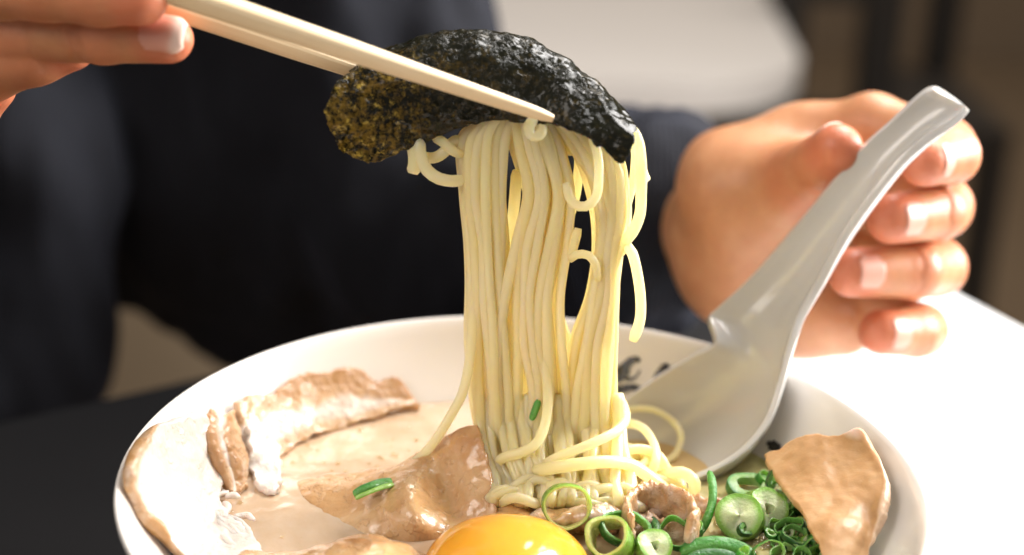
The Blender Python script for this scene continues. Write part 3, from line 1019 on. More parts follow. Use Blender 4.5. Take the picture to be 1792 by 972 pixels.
for i in range(48):
    cx, cy = rng.uniform(-.45, .45), rng.uniform(-.4, .5)
    Rr = rng.uniform(.45, .9)
    a0, span = rng.uniform(0, 6.28), rng.uniform(1.6, 4.6)
    ec = rng.uniform(.6, 1.3)
    pts = []
    for t in np.linspace(0, 1, 14):
        aa = a0 + span * t
        xx, yy = cx + Rr * math.cos(aa) * ec, cy + Rr * math.sin(aa) / ec
        q = math.hypot(xx, yy)
        if q > .97:
            xx, yy = xx * .97 / q, yy * .97 / q
        X, Yy = MC[0] + .036 * xx, MC[1] + .022 * yy
        pts.append((X, Yy, dome(X, Yy) + (.0012 * math.sin(5 * t + i) if i % 3 else -.002)))
    noodle(pts, 'pale noodle strand tangled in the pile under the lifted bundle', GP, wob=.0005, r=.00138)
noodle([Y(905, 850, .030), Y(930, 828, .021), Y(960, 821, .0175), Y(1010, 813, .0160), Y(1060, 808, .0175), Y(1100, 812, .0215), Z(1130, 830, .0665), Z(1158, 852, .062), Z(1175, 870, .057)],
       'long bright noodle arched across the front of the pile', GP, r=.0017, wob=.0002)
for i in range(20):
    xc, yc = rng.uniform(868, 1095), rng.uniform(858, 902)
    w_, h_ = rng.uniform(26, 48), rng.uniform(12, 26)
    sg_ = rng.choice([-1, 1])
    zz = .0600 + .004 * (902 - yc) / 44
    noodle([Z(xc - sg_ * w_, yc + rng.uniform(4, 16), .0545), Z(xc - sg_ * w_ * .6, yc - h_ * .5, zz + .001), Z(xc, yc - h_, zz + .0035),
            Z(xc + sg_ * w_ * .7, yc - h_ * .4, zz + .002), Z(xc + sg_ * w_ * 1.05, yc + rng.uniform(0, 12), zz - .002), Z(xc + sg_ * w_ * .8, yc + rng.uniform(16, 26), .0535)],
           'short noodle curl lying at the front foot of the pile', GP, wob=.0004, r=.00135)
noodle([Z(1080, 745, .066), Z(1105, 742, .0675), Z(1128, 752, .069), Z(1145, 778, .069), Z(1148, 805, .0675), Z(1138, 832, .063), Z(1128, 850, .057)],
       'noodle standing up in a round arch at the right of the pile', GP, r=.0017, wob=.0002)
noodle([Z(1085, 790, .069), Z(1120, 785, .069), Z(1150, 795, .0675), Z(1166, 818, .064), Z(1180, 845, .058)], 'noodle curving down beside the round arch', GP, wob=.0002)
noodle([Z(1150, 842, .060), Z(1172, 830, .063), Z(1196, 828, .064), Z(1214, 842, .062), Z(1214, 862, .058), Z(1200, 876, .054)],
       'small noodle loop nearest the spoon', GP, r=.0017, wob=.0001)
noodle([Z(1120, 830, .063), Z(1150, 838, .0625), Z(1182, 850, .060), Z(1204, 868, .057)], 'noodle lying beneath the small loop by the spoon', GP, wob=.0002)
noodle([Y(935, 830, .024), Y(965, 806, .020), Y(1010, 787, .0195), Y(1050, 770, .022), Y(1082, 752, .027), Y(1096, 730, .034), Y(1088, 700, .040)], 'noodle slanting across the foot of the hanging bundle', GP, wob=.0002)
noodle([Y(850, 830, .030), Y(880, 802, .022), Y(912, 792, .0205), Y(940, 774, .022), Y(955, 735, .026), Y(958, 680, .0295), Y(952, 600, .0325)], 'noodle bent across the foot of the left lock', GP, wob=.0002)

# ================================================================== chopsticks
def chopstick(axis, label, w, ang=0.):
    P = catmull(np.array([p for p, _ in axis]), 60)
    W = np.interp(np.linspace(0, 1, 60), np.linspace(0, 1, len(axis)), [q for _, q in axis])
    T = P[-1] - P[0]
    T /= np.linalg.norm(T)
    view = CP - P.mean(0)
    up = np.array([0, -.28, 1.])
    up -= T * (up @ T)
    up /= np.linalg.norm(up)
    sd = np.cross(T, up)
    V = []
    prof = []
    for a in range(4):
        for e in (-.28, 0, .28):
            th = math.pi / 4 + a * math.pi / 2 + e
            rr_ = 1.28 if e == 0 else 1.22
            prof.append((rr_ * math.cos(th), rr_ * math.sin(th)))
    prof = np.array(prof)
    k = len(prof)
    for i in range(60):
        e = 1.0 if i < 58 else (.9 if i == 58 else .62)
        V.append(P[i] + W[i] * e * (prof[:, :1] * up + prof[:, 1:] * sd))
    V = np.vstack(V)
    F = [(i * k + j, i * k + (j + 1) % k, (i + 1) * k + (j + 1) % k, (i + 1) * k + j) for i in range(59) for j in range(k)]
    F += [tuple(range(k))[::-1], tuple(59 * k + j for j in range(k))]
    c0 = V.mean(0)
    # lay the object's x axis along the stick so that the grain follows it
    M = np.stack([T, sd, up], 1)
    o = flip_out(mesh_obj('chopstick', (V - c0) @ M, F, BAMBOO, smooth=False))
    o.matrix_world = Matrix(((*M[0], c0[0]), (*M[1], c0[1]), (*M[2], c0[2]), (0, 0, 0, 1)))
    return tag(o, label, 'chopstick', 'chopsticks lifting the noodles')


far = Y(380, 10, .0165)
tipf = Y(968, 208, .0235)
dirf = (far - tipf)
chopstick([(far + dirf * .95, .0036), (far, .0031), (tipf + dirf * .35, .0024), (tipf, .0013)],
          'pale bamboo chopstick in front, its tip resting over the noodles', 1)
f2 = Y(320, 20, .030)
t2 = Y(620, 121, .042)
d2 = t2 - f2
chopstick([(f2 - d2 * 1.9, .0033), (f2, .0027), (t2, .0023), (t2 + d2 * .9, .0015)],
          'pale bamboo chopstick behind, disappearing behind the seaweed flap', 1)

# ================================================================== nori
def n_(px, py, y):
    return Y(px, py, y)


ng = [  # rows: back hem, ridge, upper face, middle, lower, hem
    [n_(640, 175, .056), n_(690, 160, .058), n_(750, 150, .060), n_(820, 150, .060), n_(890, 165, .060), n_(960, 185, .058), n_(1020, 205, .055), n_(1080, 235, .048)],
    [n_(625, 120, .045), n_(675, 93, .048), n_(735, 69, .048), n_(810, 57, .048), n_(890, 63, .048), n_(965, 90, .046), n_(1037, 141, .042), n_(1098, 198, .036)],
    [n_(608, 128, .036), n_(660, 106, .038), n_(730, 86, .038), n_(805, 77, .038), n_(880, 86, .038), n_(953, 116, .037), n_(1027, 163, .032), n_(1112, 222, .028)],
    [n_(585, 150, .030), n_(645, 145, .033), n_(722, 132, .033), n_(800, 128, .033), n_(870, 142, .0325), n_(938, 172, .032), n_(1015, 195, .0275), n_(1112, 240, .0235)],
    [n_(570, 198, .027), n_(628, 212, .028), n_(700, 200, .030), n_(775, 190, .031), n_(850, 186, .031), n_(925, 198, .030), n_(1012, 224, .0245), n_(1106, 264, .021)],
    [n_(588, 256, .029), n_(640, 284, .029), n_(702, 268, .031), n_(762, 242, .032), n_(836, 216, .032), n_(915, 214, .031), n_(1012, 234, .0245), n_(1090, 288, .0210)],
]
o = patch('seaweed_sheet', ng, 220, 130, .0004, NORI, None, amp=.0008, nscale=150, jag=.0009,
          extra={'thin': lambda u, v, w: np.clip((.46 - u) * 3.2, 0, 1) * np.clip((v - .35) * 4, 0, 1) + .12,
                 'slick': lambda u, v, w: np.clip((u - .87) * 12, 0, .93)})
tag(o, 'crinkled dark green seaweed sheet draped over the chopsticks and noodles', 'seaweed')

# ================================================================== spoon
SEC = [((1634, 157, .088), (1690, 186, .082), .0016), ((1612, 168, .089), (1668, 206, .0815), .003), ((1560, 215, .090), (1608, 246, .080), .0042),
       ((1500, 270, .090), (1556, 296, .0785), .005), ((1400, 390, .090), (1478, 402, .0765), .0056), ((1322, 478, .0895), (1430, 490, .073), .006),
       ((1262, 534, .0865), (1402, 540, .069), .0065), ((1242, 552, .0850), (1392, 562, .067), .007), ((1253, 601, .0760), (1376, 612, .062), .008),
       ((1205, 630, .0768), (1362, 668, .0555), .0115), ((1142, 668, .0785), (1338, 735, .0485), .0135), ((1090, 705, .0775), (1290, 790, .0430), .0135),
       ((1045, 750, .072), (1214, 830, .0398), .012), ((1030, 790, .064), (1140, 842, .0395), .009), ((1055, 815, .054), (1085, 830, .046), .002)]
secL = np.array([Y(*a) for a, b, s in SEC])
secR = np.array([Y(*b) for a, b, s in SEC])
sag = np.array([s for *_, s in SEC])
ctr = (secL + secR) / 2
NS, NW = 120, 49
# keep the notch under the handle crisp: linear-ish blend with a dense sampling
KN = 7
cl_ = np.vstack([cat_uniform(secL[:KN + 1], 60), cat_uniform(np.vstack([secL[KN:KN + 2], secL[KN + 2:]]), 61)[1:]])
cr2 = np.vstack([cat_uniform(secR[:KN + 1], 60), cat_uniform(secR[KN:], 61)[1:]])
sg = cat_uniform(sag[:, None], NS)[:, 0]
tang = np.gradient((cl_ + cr2) / 2, axis=0)
across = cr2 - cl_
dn = np.cross(tang, across)
dn /= np.linalg.norm(dn, axis=1)[:, None]
if dn[:, 2].mean() > 0:
    dn = -dn
for _ in range(24):
    dn = np.vstack([dn[:1], (dn[:-2] + dn[1:-1] + dn[2:]) / 3, dn[-1:]])
dn /= np.linalg.norm(dn, axis=1)[:, None]
w = np.linspace(-1, 1, NW)
bowlness = np.clip((np.arange(NS) / NS - .5) / .12, 0, 1)
Vi = np.zeros((NS, NW, 3))
for i in range(NS):
    ex = 2.2 + 1.0 * bowlness[i]
    depth = sg[i] * (1 - np.abs(w) ** ex)
    Vi[i] = cl_[i] + across[i] * ((w + 1) / 2)[:, None] + dn[i] * depth[:, None]
gi = Vi
nrm = np.cross(np.gradient(gi, axis=0), np.gradient(gi, axis=1))
nrm /= np.linalg.norm(nrm, axis=2)[..., None] + 1e-12
if (nrm * dn[:, None, :]).sum() < 0:
    nrm = -nrm
rimf = 1 - .35 * np.abs(w) ** 6
th_ = (.0023 + .0012 * (1 - bowlness))[:, None] * rimf[None]
Vo = gi + nrm * th_[..., None]
k = NS * NW
idx = np.arange(k).reshape(NS, NW)
q = np.stack([idx[:-1, :-1], idx[:-1, 1:], idx[1:, 1:], idx[1:, :-1]], -1).reshape(-1, 4)
F = q.tolist() + (q[:, ::-1] + k).tolist()
ring = np.concatenate([idx[0, :], idx[1:, -1], idx[-1, -2::-1], idx[-2:0:-1, 0]])
F += [(int(b), int(a), int(a) + k, int(b) + k) for a, b in zip(ring, np.roll(ring, -1))]
so = flip_out(mesh_obj('soup_spoon', np.vstack([Vi.reshape(-1, 3), Vo.reshape(-1, 3)]), F, SPOON))
bv = so.modifiers.new('bevel', 'BEVEL')
bv.width = .0006
bv.segments = 2
bv.limit_method = 'ANGLE'
bv.angle_limit = R(50)
tag(so, 'off white soup spoon with channelled handle resting in the bowl', 'spoon')

# the broth does not stand inside the spoon: open it there, and pool a little in the hollow
bo = bpy.data.objects['broth']
fine = np.concatenate([Vi, (Vi[:, :-1] + Vi[:, 1:]) / 2], 1)
fine = np.concatenate([fine, (fine[:-1] + fine[1:]) / 2], 0).reshape(-1, 3)
fine = fine[fine[:, 2] < SOUP + .0008]
bm = bmesh.new()
bm.from_mesh(bo.data)
cc = np.array([f_.calc_center_median()[:2] for f_ in bm.faces])
lo2, hi2 = fine[:, :2].min(0) - .002, fine[:, :2].max(0) + .002
near = np.where(((cc > lo2) & (cc < hi2)).all(1))[0]
bm.faces.ensure_lookup_table()
dd = np.array([((fine[:, :2] - cc[i_]) ** 2).sum(1).min() for i_ in near])
bmesh.ops.delete(bm, geom=[bm.faces[i_] for i_ in near[dd < .0011 ** 2]], context='FACES')
bm.to_mesh(bo.data)
bm.free()
LEV = float(Vi[int(NS * .62):, :, 2].min()) + .0075
sv, sf = [], []
for i in range(int(NS * .6), NS - 1):
    for j in range(NW - 1):
        qd = [Vi[i, j], Vi[i, j + 1], Vi[i + 1, j + 1], Vi[i + 1, j]]
        if min(p[2] for p in qd) < LEV:
            k0 = len(sv)
            sv += [(p[0], p[1], LEV) for p in qd]
            sf.append((k0, k0 + 1, k0 + 2, k0 + 3))
so2 = mesh_obj('spoon_broth', sv, sf, BROTH2)
bm = bmesh.new()
bm.from_mesh(so2.data)
bmesh.ops.remove_doubles(bm, verts=bm.verts, dist=1e-6)
bmesh.ops.recalc_face_normals(bm, faces=bm.faces)
bm.to_mesh(so2.data)
bm.free()
tag(so2, 'amber broth pooled in the hollow of the spoon', 'broth')
noodle([Y(1085, 722, .078), Y(1110, 716, .076), Y(1145, 718, .074), Y(1178, 738, .069), Y(1192, 765, .064), Y(1182, 795, .060), Y(1160, 810, .057)],
       'thin noodle curled in an arc inside the spoon', 'noodles piled in the broth', r=.0011, wob=.0001)

# ================================================================== scallions
GS = 'scallion pieces in the broth'


def ring_geo(R0, r0, L, seg=36, wob=.08, arc=1.0, squash=1.0, seed=0):
    prof = [(R0 * .97, -L / 2), (R0, -L / 2 * .8), (R0, L / 2 * .8), (R0 * .97, L / 2), ((R0 + r0) / 2, L / 2 * 1.02), (r0 * 1.03, L / 2 * .98), (r0, L / 2 * .7), (r0, -L / 2 * .7), (r0 * 1.03, -L / 2), ((R0 + r0) / 2, -L / 2 * 1.02)]
    k = len(prof)
    n = seg if arc >= 1 else int(seg * arc) + 1
    V, rad = [], []
    for j in range(n):
        a = 2 * np.pi * arc * j / (seg * arc if arc >= 1 else n - 1)
        f = 1 + wob * mnoise.noise(Vector((math.cos(a) * 1.3 + seed * 7, math.sin(a) * 1.3, seed)))
        for r_, z_ in prof:
            V.append((r_ * f * math.cos(a), r_ * f * squash * math.sin(a), z_ + .15 * L * math.sin(2 * a + seed)))
            rad.append((r_ - r0) / max(R0 - r0, 1e-6) * (1 if r0 > 1e-5 else 1))
    F = []
    for j in range(n if arc >= 1 else n - 1):
        j2 = (j + 1) % n
        F += [(j * k + i, j2 * k + i, j2 * k + (i + 1) % k, j * k + (i + 1) % k) for i in range(k)]
    if arc < 1:
        F += [tuple(range(k)), tuple((n - 1) * k + i for i in range(k))[::-1]]
    return np.array(V), F, rad


def scallion(pos, R0, r0, L, axis, mat, label, seg=36, wob=.08, arc=1.0, squash=1.0, spin=0., name='scallion_ring', group=GS):
    V, F, rad = ring_geo(R0, r0, L, seg, wob, arc, squash, rng.uniform(0, 9))
    o = flip_out(mesh_obj(name, V, F, mat, attrs={'radial': rad}))
    o.data.set_sharp_from_angle(angle=R(42))
    q = Vector(axis).to_track_quat('Z', 'Y')
    from mathutils import Quaternion
    o.rotation_mode = 'QUATERNION'
    o.rotation_quaternion = q @ Quaternion((0, 0, 1), spin)
    o.location = pos
    return tag(o, label, 'scallion', group)


to_cam = np.array([0, -.80, .6])
scallion(Z(992, 886, .0660), .0062, .0053, .005, (.1, -.9, .35), SC_YEL, 'large yellow green scallion ring standing upright against the noodles', squash=1.08, wob=.06, spin=1.57)
scallion(Z(1296, 906, .0615), .0066, .0002, .006, (-.25, -.75, .62), SC_LIGHT, 'thick pale scallion slice with white core facing forward')
scallion(Z(1336, 893, .0605), .0062, .0015, .006, (.35, -.7, .6), SC_LIGHT, 'pale scallion slice tucked behind the white cored slice')
scallion(Z(1070, 945, .061), .0062, .0048, .007, (-.35, -.55, .75), SC_YEL, 'open green scallion ring right beside the egg yolk', wob=.15)
scallion(Z(1090, 925, .0625), .0072, .0060, .0030, (.2, -.45, .85), SC_DARK, 'dark green scallion ring lying over the open ring by the yolk', wob=.2, squash=.72, spin=-.4)
scallion(Z(1140, 962, .0585), .0050, .0012, .006, (.2, -.5, .8), SC_LIGHT, 'pale scallion chunk at the bottom edge right of the yolk')
scallion(Z(1310, 852, .0585), .0072, .0040, .003, (.1, -.2, .95), SC_MID, 'soft green scallion slice lying flat behind the white cored slice', squash=.7)
scallion(Z(1380, 846, .0635), .0062, .0050, .0030, (.1, -.85, .45), SC_DARK, 'dark scallion hoop standing in front of the right pork slice', arc=.72, spin=-.6, wob=.15)


def leaf(pts, w0, label, mat, th=.0007, name='scallion_strip'):
    P = catmull(np.array(pts), 24)
    T = np.gradient(P, axis=0)
    B = np.cross(T, CP - P)
    B /= np.linalg.norm(B, axis=1)[:, None]
    prof = w0 * np.sqrt(np.clip(1 - np.linspace(-1, 1, 24) ** 6, .15, 1))
    grid = np.stack([P + B * prof[:, None], P + np.cross(B, T / np.linalg.norm(T, axis=1)[:, None]) * w0 * .45, P - B * prof[:, None]], 0)
    o = patch(name, grid, 30, 10, th, mat, None, amp=.0002, nscale=200, extra={'radial': lambda u, v, w: .75 + .25 * np.abs(2 * v - 1)})
    return tag(o, label, 'scallion', GS)


leaf([Z(1241, 826, .068), Z(1247, 850, .067), Z(1246, 880, .064), Z(1236, 912, .0605), Z(1222, 938, .056)], .0012, 'bright green scallion strip standing up beside the spoon', SC_MID)
leaf([Z(1190, 968, .0575), Z(1225, 958, .059), Z(1262, 956, .0595), Z(1300, 968, .058), Z(1320, 985, .057)], .0026, 'broad green scallion leaf at the bottom edge under the white cored slice', SC_MID)
leaf([Z(1195, 985, .0585), Z(1230, 972, .0595), Z(1265, 972, .0595), Z(1300, 985, .058)], .0016, 'dark scallion leaf folded along the bottom edge', SC_DARK)
leaf([Z(1120, 905, .059), Z(1145, 915, .060), Z(1150, 935, .0595), Z(1142, 950, .058)], .0012, 'dark scallion sliver beside the curled pork', SC_DARK)
leaf([Z(1450, 895, .066), Z(1452, 915, .064), Z(1460, 935, .062), Z(1470, 960, .060)], .0010, 'dark scallion sliver leaning on the right pork slice', SC_DARK)
leaf([Z(619, 866, .0640), Z(640, 856, .0655), Z(662, 848, .0655), Z(684, 843, .0650)], .0014, 'single green scallion cutting lying on the left pork', SC_MID, th=.0016)
leaf([Z(622, 872, .0645), Z(645, 862, .0660), Z(668, 853, .0660), Z(688, 848, .0655)], .0006, 'pale inner edge of the scallion cutting on the left pork', SC_LIGHT, th=.0010)
leaf([Y(943, 700, .030), Y(938, 715, .0295), Y(930, 735, .0295)], .0010, 'green scallion bit caught in the hanging noodles', SC_MID)
spots_ = [(1398, 872), (1420, 885), (1445, 905), (1405, 905), (1432, 925), (1458, 935), (1380, 925), (1412, 945), (1440, 955), (1395, 965), (1365, 948),
          (1468, 968), (1425, 975), (1370, 905), (1345, 965), (1385, 885), (1300, 968), (1452, 960), (1215, 925), (1180, 935), (1340, 840), (1365, 862),
          (1388, 858), (1408, 890), (1428, 908), (1392, 938), (1425, 958), (1448, 942), (1402, 978), (1376, 978), (1455, 920), (1436, 892), (1360, 925), (1416, 925)]
for i, (x, y) in enumerate(spots_):
    ax = (rng.uniform(-.6, .6), rng.uniform(-.8, .1), rng.uniform(.3, 1))
    R0 = rng.uniform(.0024, .0050)
    scallion(Z(x, y, SOUP + rng.uniform(.0015, .0055)), R0, R0 * rng.uniform(.80, .9), rng.uniform(.0016, .0032), ax, [SC_DARK, SC_DARK, SC_MID][i % 3],
             'small dark green scallion curl in the cluster by the right pork slice' if x > 1330 else 'small green scallion curl floating around the white cored slice',
             seg=24, wob=.25, arc=1.0 if i % 3 else .7, squash=rng.uniform(.55, 1), spin=rng.uniform(0, 6))

for i in range(30):
    x, y = rng.normal(1400, 42), rng.normal(930, 34)
    if x > 1490 or y < 850:
        continue
    R0 = rng.uniform(.0018, .0034)
    scallion(Z(x, y, SOUP + rng.uniform(.0005, .0045)), R0, R0 * rng.uniform(.2, .6), rng.uniform(.0014, .003), (rng.uniform(-.7, .7), rng.uniform(-.9, .1), rng.uniform(.2, 1)),
             [SC_DARK, SC_MID, SC_LIGHT][i % 3], 'tiny chopped scallion bit in the cluster by the right pork slice', seg=18, wob=.35, squash=rng.uniform(.6, 1), spin=rng.uniform(0, 6), name='scallion_bit')

# froth bubbles and oil beads on the broth
BV, BF = [], []
nb = 0
for i in range(390):
    if i < 300:
        x, y = rng.normal(1310, 75), rng.normal(940, 40)
    else:
        x, y = rng.normal(600, 110), rng.normal(800, 70)
    p = Z(x, y, SOUP)
    if math.hypot(p[0], p[1]) > .086:
        continue
    r_ = rng.uniform(.0004, .0016) * (1 if i < 300 else .6)
    hgt = .55
    rings = [(1.0, -.1), (.86, .42), (.5, .84)]
    base = nb
    for (cr, cz) in rings:
        for j in range(8):
            a = 2 * np.pi * j / 8
            BV.append((p[0] + r_ * cr * math.cos(a), p[1] + r_ * cr * math.sin(a), SOUP + .0003 + r_ * hgt * cz))
    BV.append((p[0], p[1], SOUP + .0003 + r_ * hgt))
    for q_ in range(2):
        BF += [(base + q_ * 8 + j, base + q_ * 8 + (j + 1) % 8, base + q_ * 8 + 8 + (j + 1) % 8, base + q_ * 8 + 8 + j) for j in range(8)]
    BF += [(base + 16 + j, base + 16 + (j + 1) % 8, base + 24) for j in range(8)]
    nb += 25
tag(mesh_obj('froth', BV, BF, OIL), 'oil beads and froth floating on the broth', 'froth', kind='stuff')

# ================================================================== person
person = empty('person', (-.15, .42, FLOORZ))
VOX = .00085


HD, HS = -.011, .95


def pts(lst):
    return [(Y(x, y, d + HD), r_ * HS) for x, y, d, r_ in lst]


# the hand with the spoon
LW = Y(1185, 395, .194)
core = [pts([(1296, 345, .150, .0185), (1298, 470, .154, .0185)]),
        pts([(1290, 345, .150, .0195), (1390, 320, .138, .0150)]),
        pts([(1270, 300, .165, .0150), (1400, 255, .165, .0125), (1525, 222, .156, .0115)]),
        pts([(1290, 470, .156, .0195), (1400, 545, .150, .0150), (1480, 570, .150, .011)]),
        pts([(1290, 400, .165, .020), (1450, 330, .172, .014)]),
        pts([(1290, 430, .165, .020), (1440, 440, .172, .014)]),
        pts([(1300, 460, .160, .018), (1420, 500, .165, .0135)]),
        [(Y(1300, 395, .152), .019), (LW, .017), (Y(1090, 400, .27), .029)]]
limbs = [pts([(1525, 222, .156, .0115), (1648, 262, .138, .0113), (1662, 272, .122, .0096), (1618, 282, .108, .0084)]),
         pts([(1450, 340, .170, .013), (1646, 362, .142, .0108), (1640, 372, .124, .0094), (1560, 383, .110, .0084)]),
         pts([(1440, 440, .170, .013), (1638, 468, .142, .0104), (1600, 474, .122, .0094), (1490, 477, .112, .0084)]),
         pts([(1420, 510, .165, .012), (1612, 578, .140, .0094), (1600, 582, .124, .0086), (1542, 582, .114, .0078)]),
         pts([(1340, 360, .145, .018), (1405, 305, .126, .0112), (1440, 285, .113, .0092), (1464, 262, .107, .0085)])]
f, lo0 = body_field(core, limbs, VOX, .012, .0035)
V1, F1 = surface_nets(f, lo0, VOX)
V1 = smooth_mesh(V1, F1, 3)
# the hand with the chopsticks
HD, HS = 0., 1.
RW = Y(-520, 190, .12)
core = [pts([(-330, 10, .060, .018), (-330, 150, .065, .020)]),
        pts([(-330, 10, .060, .017), (-150, -50, .045, .013)]),
        pts([(-330, 60, .066, .018), (-170, 45, .052, .011)]),
        pts([(-330, 140, .066, .018), (-170, 140, .055, .011)]),
        pts([(-330, 190, .068, .017), (-190, 215, .06, .010)]),
        [(Y(-330, 100, .066), .021), (RW, .024), (Y(-760, 330, .19), .028)]]
limbs2 = [pts([(-150, -50, .040, .013), (80, -28, .020, .0092), (170, -14, .016, .0083), (244, -4, .014, .0071)]),
          pts([(-170, 45, .052, .011), (40, 58, .034, .0079), (180, 62, .026, .0072), (296, 69, .0215, .0062)]),
          pts([(-170, 140, .055, .011), (-20, 116, .040, .0092), (60, 92, .036, .0085), (120, 76, .036, .0075)]),
          pts([(-190, 215, .06, .010), (-60, 190, .050, .0085), (-20, 150, .046, .0075)])]
f, lo0 = body_field(core, limbs2, VOX, .012, .0035)
V2, F2 = surface_nets(f, lo0, VOX)
V2 = smooth_mesh(V2, F2, 3)


def crease(V, F, p0, axis, depth, wid, reach):
    """a skin fold across a finger"""
    nn = vert_normals(V, F)
    ax = np.asarray(axis) / np.linalg.norm(axis)
    d = V - p0
    s = d @ ax + .0006 * np.sin(900 * (d @ np.cross(ax, [0, 1, 0])))
    r_ = np.linalg.norm(d - np.outer(d @ ax, ax), axis=1)
    amt = depth * np.exp(-(s / wid) ** 2) * (r_ < reach)
    return V - nn * amt[:, None]


ax2 = Y(180, 62, .026) - Y(40, 58, .034)
for (x, dpt) in ((150, .0005), (164, .0004), (172, .0003), (60, .0003)):
    V2 = crease(V2, F2, Y(x, 60, .028), ax2, dpt, .0005, .0095)
for a, b, t in ((limbs[0][1], limbs[0][2], .3), (limbs[1][2], limbs[1][3], .2), (limbs[2][2], limbs[2][3], .15), (limbs[3][2], limbs[3][3], .1), (limbs[1][1], limbs[1][0], .25)):
    pa, pb = np.asarray(a[0]), np.asarray(b[0])
    V1 = crease(V1, F1, pa + (pb - pa) * t, pb - pa, .0003, .0010, .013)
# arms and trunk under the sweater join both hands into one figure
SH_L, EL_L = Y(520, -260, .42), Y(790, 400, .36)
SH_R, EL_R = np.array([-.36, .42, .36]), np.array([-.335, .30, .05])
trunk = [[(np.array([-.16, .46, .36]), .085), (np.array([-.10, .47, -.03]), .07), (np.array([-.08, .48, -.3]), .08)],
         [(SH_L, .045), (np.array([-.16, .46, .36]), .07), (SH_R, .045)],
         [(SH_L, .045), (EL_L, .034), (Y(1090, 400, .27), .0275)],
         [(SH_R, .045), (EL_R, .034), (Y(-760, 330, .19), .027)],
         [(np.array([-.16, .46, .36]), .06), (np.array([-.16, .45, .50]), .045)]]
f, lo0 = body_field(trunk, [], .006, .03, .01)
V3, F3 = surface_nets(f, lo0, .006)
V3 = smooth_mesh(V3, F3, 2)
VB = np.vstack([V1, V2, V3])
FB = np.vstack([F1, F2 + len(V1), F3 + len(V1) + len(V2)])
fl = np.zeros(len(VB))
for ch in limbs + limbs2:
    for k_, (p, r_) in enumerate(ch[1:]):
        d = np.linalg.norm(VB - np.asarray(p), axis=1)
        fl = np.maximum(fl, (.75 if k_ == len(ch) - 2 else .40) * np.exp(-(np.maximum(d - r_ * .9, 0) / .0045) ** 2))
mesh_obj('body', VB, FB, SKIN, person, attrs={'flush': fl})


def nail(tip, prev, normal, L, Wd, label=None, lift=.0, back=.35, white=1.0):
    """a curved nail plate on a fingertip: tip, prev are the last two joints, normal the way the nail faces"""
    tip, tr_ = np.asarray(tip[0]), tip[1]
    prev = np.asarray(prev[0])
    d = tip - prev
    d /= np.linalg.norm(d)
    nn = np.asarray(normal, float)
    nn -= d * (nn @ d)
    nn /= np.linalg.norm(nn)
    s = np.cross(d, nn)
    nu, nv = 14, 16
    V, fr = [], []
    for i in range(nv):
        t = i / (nv - 1)
        along = -L * back + L * t
        half = Wd / 2 * (1 - .35 * max(0, (t - .75) / .25) ** 2 - .25 * max(0, (.25 - t) / .25) ** 2)
        for j in range(nu):
            u = -1 + 2 * j / (nu - 1)
            x = u * half
            rr_ = tr_ + lift
            base = math.sqrt(max((rr_ * 1.0) ** 2 - min(x * x, rr_ ** 2 * .93), 0))
            drop = 0
            if along > 0:
                drop = (along ** 2) / (2 * rr_) * .85
            V.append(tip + d * along + s * x + nn * (base - drop + .00025))
            fr.append(white if white < 1 else (.75 / (1 + math.exp(-(t - .80 + .05 * u * u) * 30))))
    k = len(V)
    V2_ = [v - nn * .0012 for v in V]
    idx = np.arange(k).reshape(nv, nu)
    q = np.stack([idx[:-1, :-1], idx[:-1, 1:], idx[1:, 1:], idx[1:, :-1]], -1).reshape(-1, 4)
    F = q.tolist() + (q[:, ::-1] + k).tolist()
    ring = np.concatenate([idx[0, :], idx[1:, -1], idx[-1, -2::-1], idx[-2:0:-1, 0]])
    F += [(int(b), int(a), int(a) + k, int(b) + k) for a, b in zip(ring, np.roll(ring, -1))]
    return flip_out(mesh_obj('fingernail', np.array(V + V2_), F, NAIL, person, attrs={'free': fr + fr}))


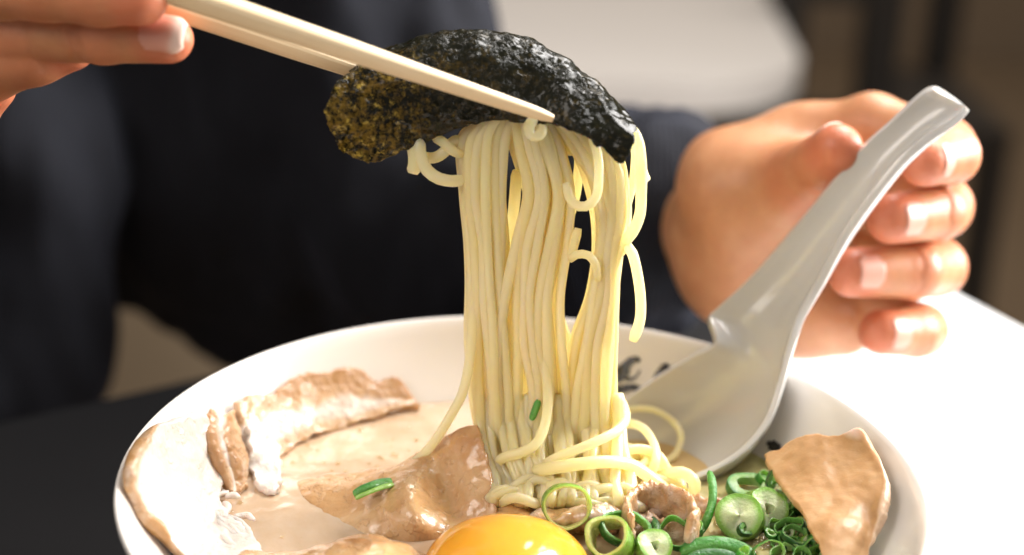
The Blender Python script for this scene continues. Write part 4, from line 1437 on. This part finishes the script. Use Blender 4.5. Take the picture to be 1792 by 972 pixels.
nail(limbs2[1][3], limbs2[1][2], (.10, -.75, .50), .0118, .0098, back=.52)
nail(limbs2[0][3], limbs2[0][2], (.1, .5, .9), .012, .010)
for ch, nv_, wh in ((limbs[0], (.75, -.62, .25), .2), (limbs[1], (.45, -.85, .25), .15), (limbs[2], (.1, -.9, .35), .1), (limbs[3], (.1, -.9, .35), .05)):
    nail(ch[3], ch[2], nv_, .0090, .0105, back=.80, white=wh)
nail(limbs[4][3], limbs[4][2], (-.45, .75, .5), .011, .0105, back=.7, white=.1)

# sweater
SV = .0045
sl = [[(np.array([-.16, .46, .37]), .118), (np.array([-.175, .46, .20]), .122), (np.array([-.17, .46, .045]), .106), (np.array([-.055, .47, -.09]), .078), (np.array([-.08, .48, -.3]), .10)],
      [(np.array([-.14, .42, .34]), .07), (np.array([-.125, .41, .17]), .072), (np.array([-.09, .42, .02]), .07)],
      [(SH_L, .062), (np.array([-.16, .46, .39]), .085), (SH_R, .062)],
      [(SH_L, .062), (EL_L, .055), (Y(1090, 395, .27), .043), (LW + np.array([-.004, .004, .003]), .0375)]]
slr = [[(SH_R, .062), (Y(-20, 250, .335), .058), (Y(-45, 640, .32), .058), (EL_R, .055), (Y(-760, 330, .19), .042), (RW + np.array([-.01, .01, 0]), .037)]]
f, lo0 = body_field(sl, slr, SV, .035, .012, kinner=.012)
V4, F4 = surface_nets(f, lo0, SV)
V4 = smooth_mesh(V4, F4, 2)
nn = vert_normals(V4, F4)
fold = np.array([mnoise.fractal(Vector((p[0] * 22, p[1] * 14, p[2] * 9)), .8, 2.0, 3) for p in V4])
V4 = V4 + nn * (.009 * fold)[:, None]
sw = mesh_obj('sweater', V4, F4, KNIT, person)
for (a, b, ra, rb) in ((LW + np.array([-.004, .004, .003]), Y(1252, 395, .168), .0375, .0345), (RW + np.array([-.01, .01, 0]), Y(-470, 180, .11), .038, .036)):
    P = np.linspace(np.asarray(a), np.asarray(b), 10)
    v_, f_ = tube_geo(P, np.interp(np.linspace(0, 1, 10), [0, .15, .85, 1], [ra * .97, ra, rb, rb * .9]), 40)
    mesh_obj('cuff', v_, f_, KNIT, sw)
tag(person, 'diner in a dark navy sweater holding chopsticks and a spoon', 'person')
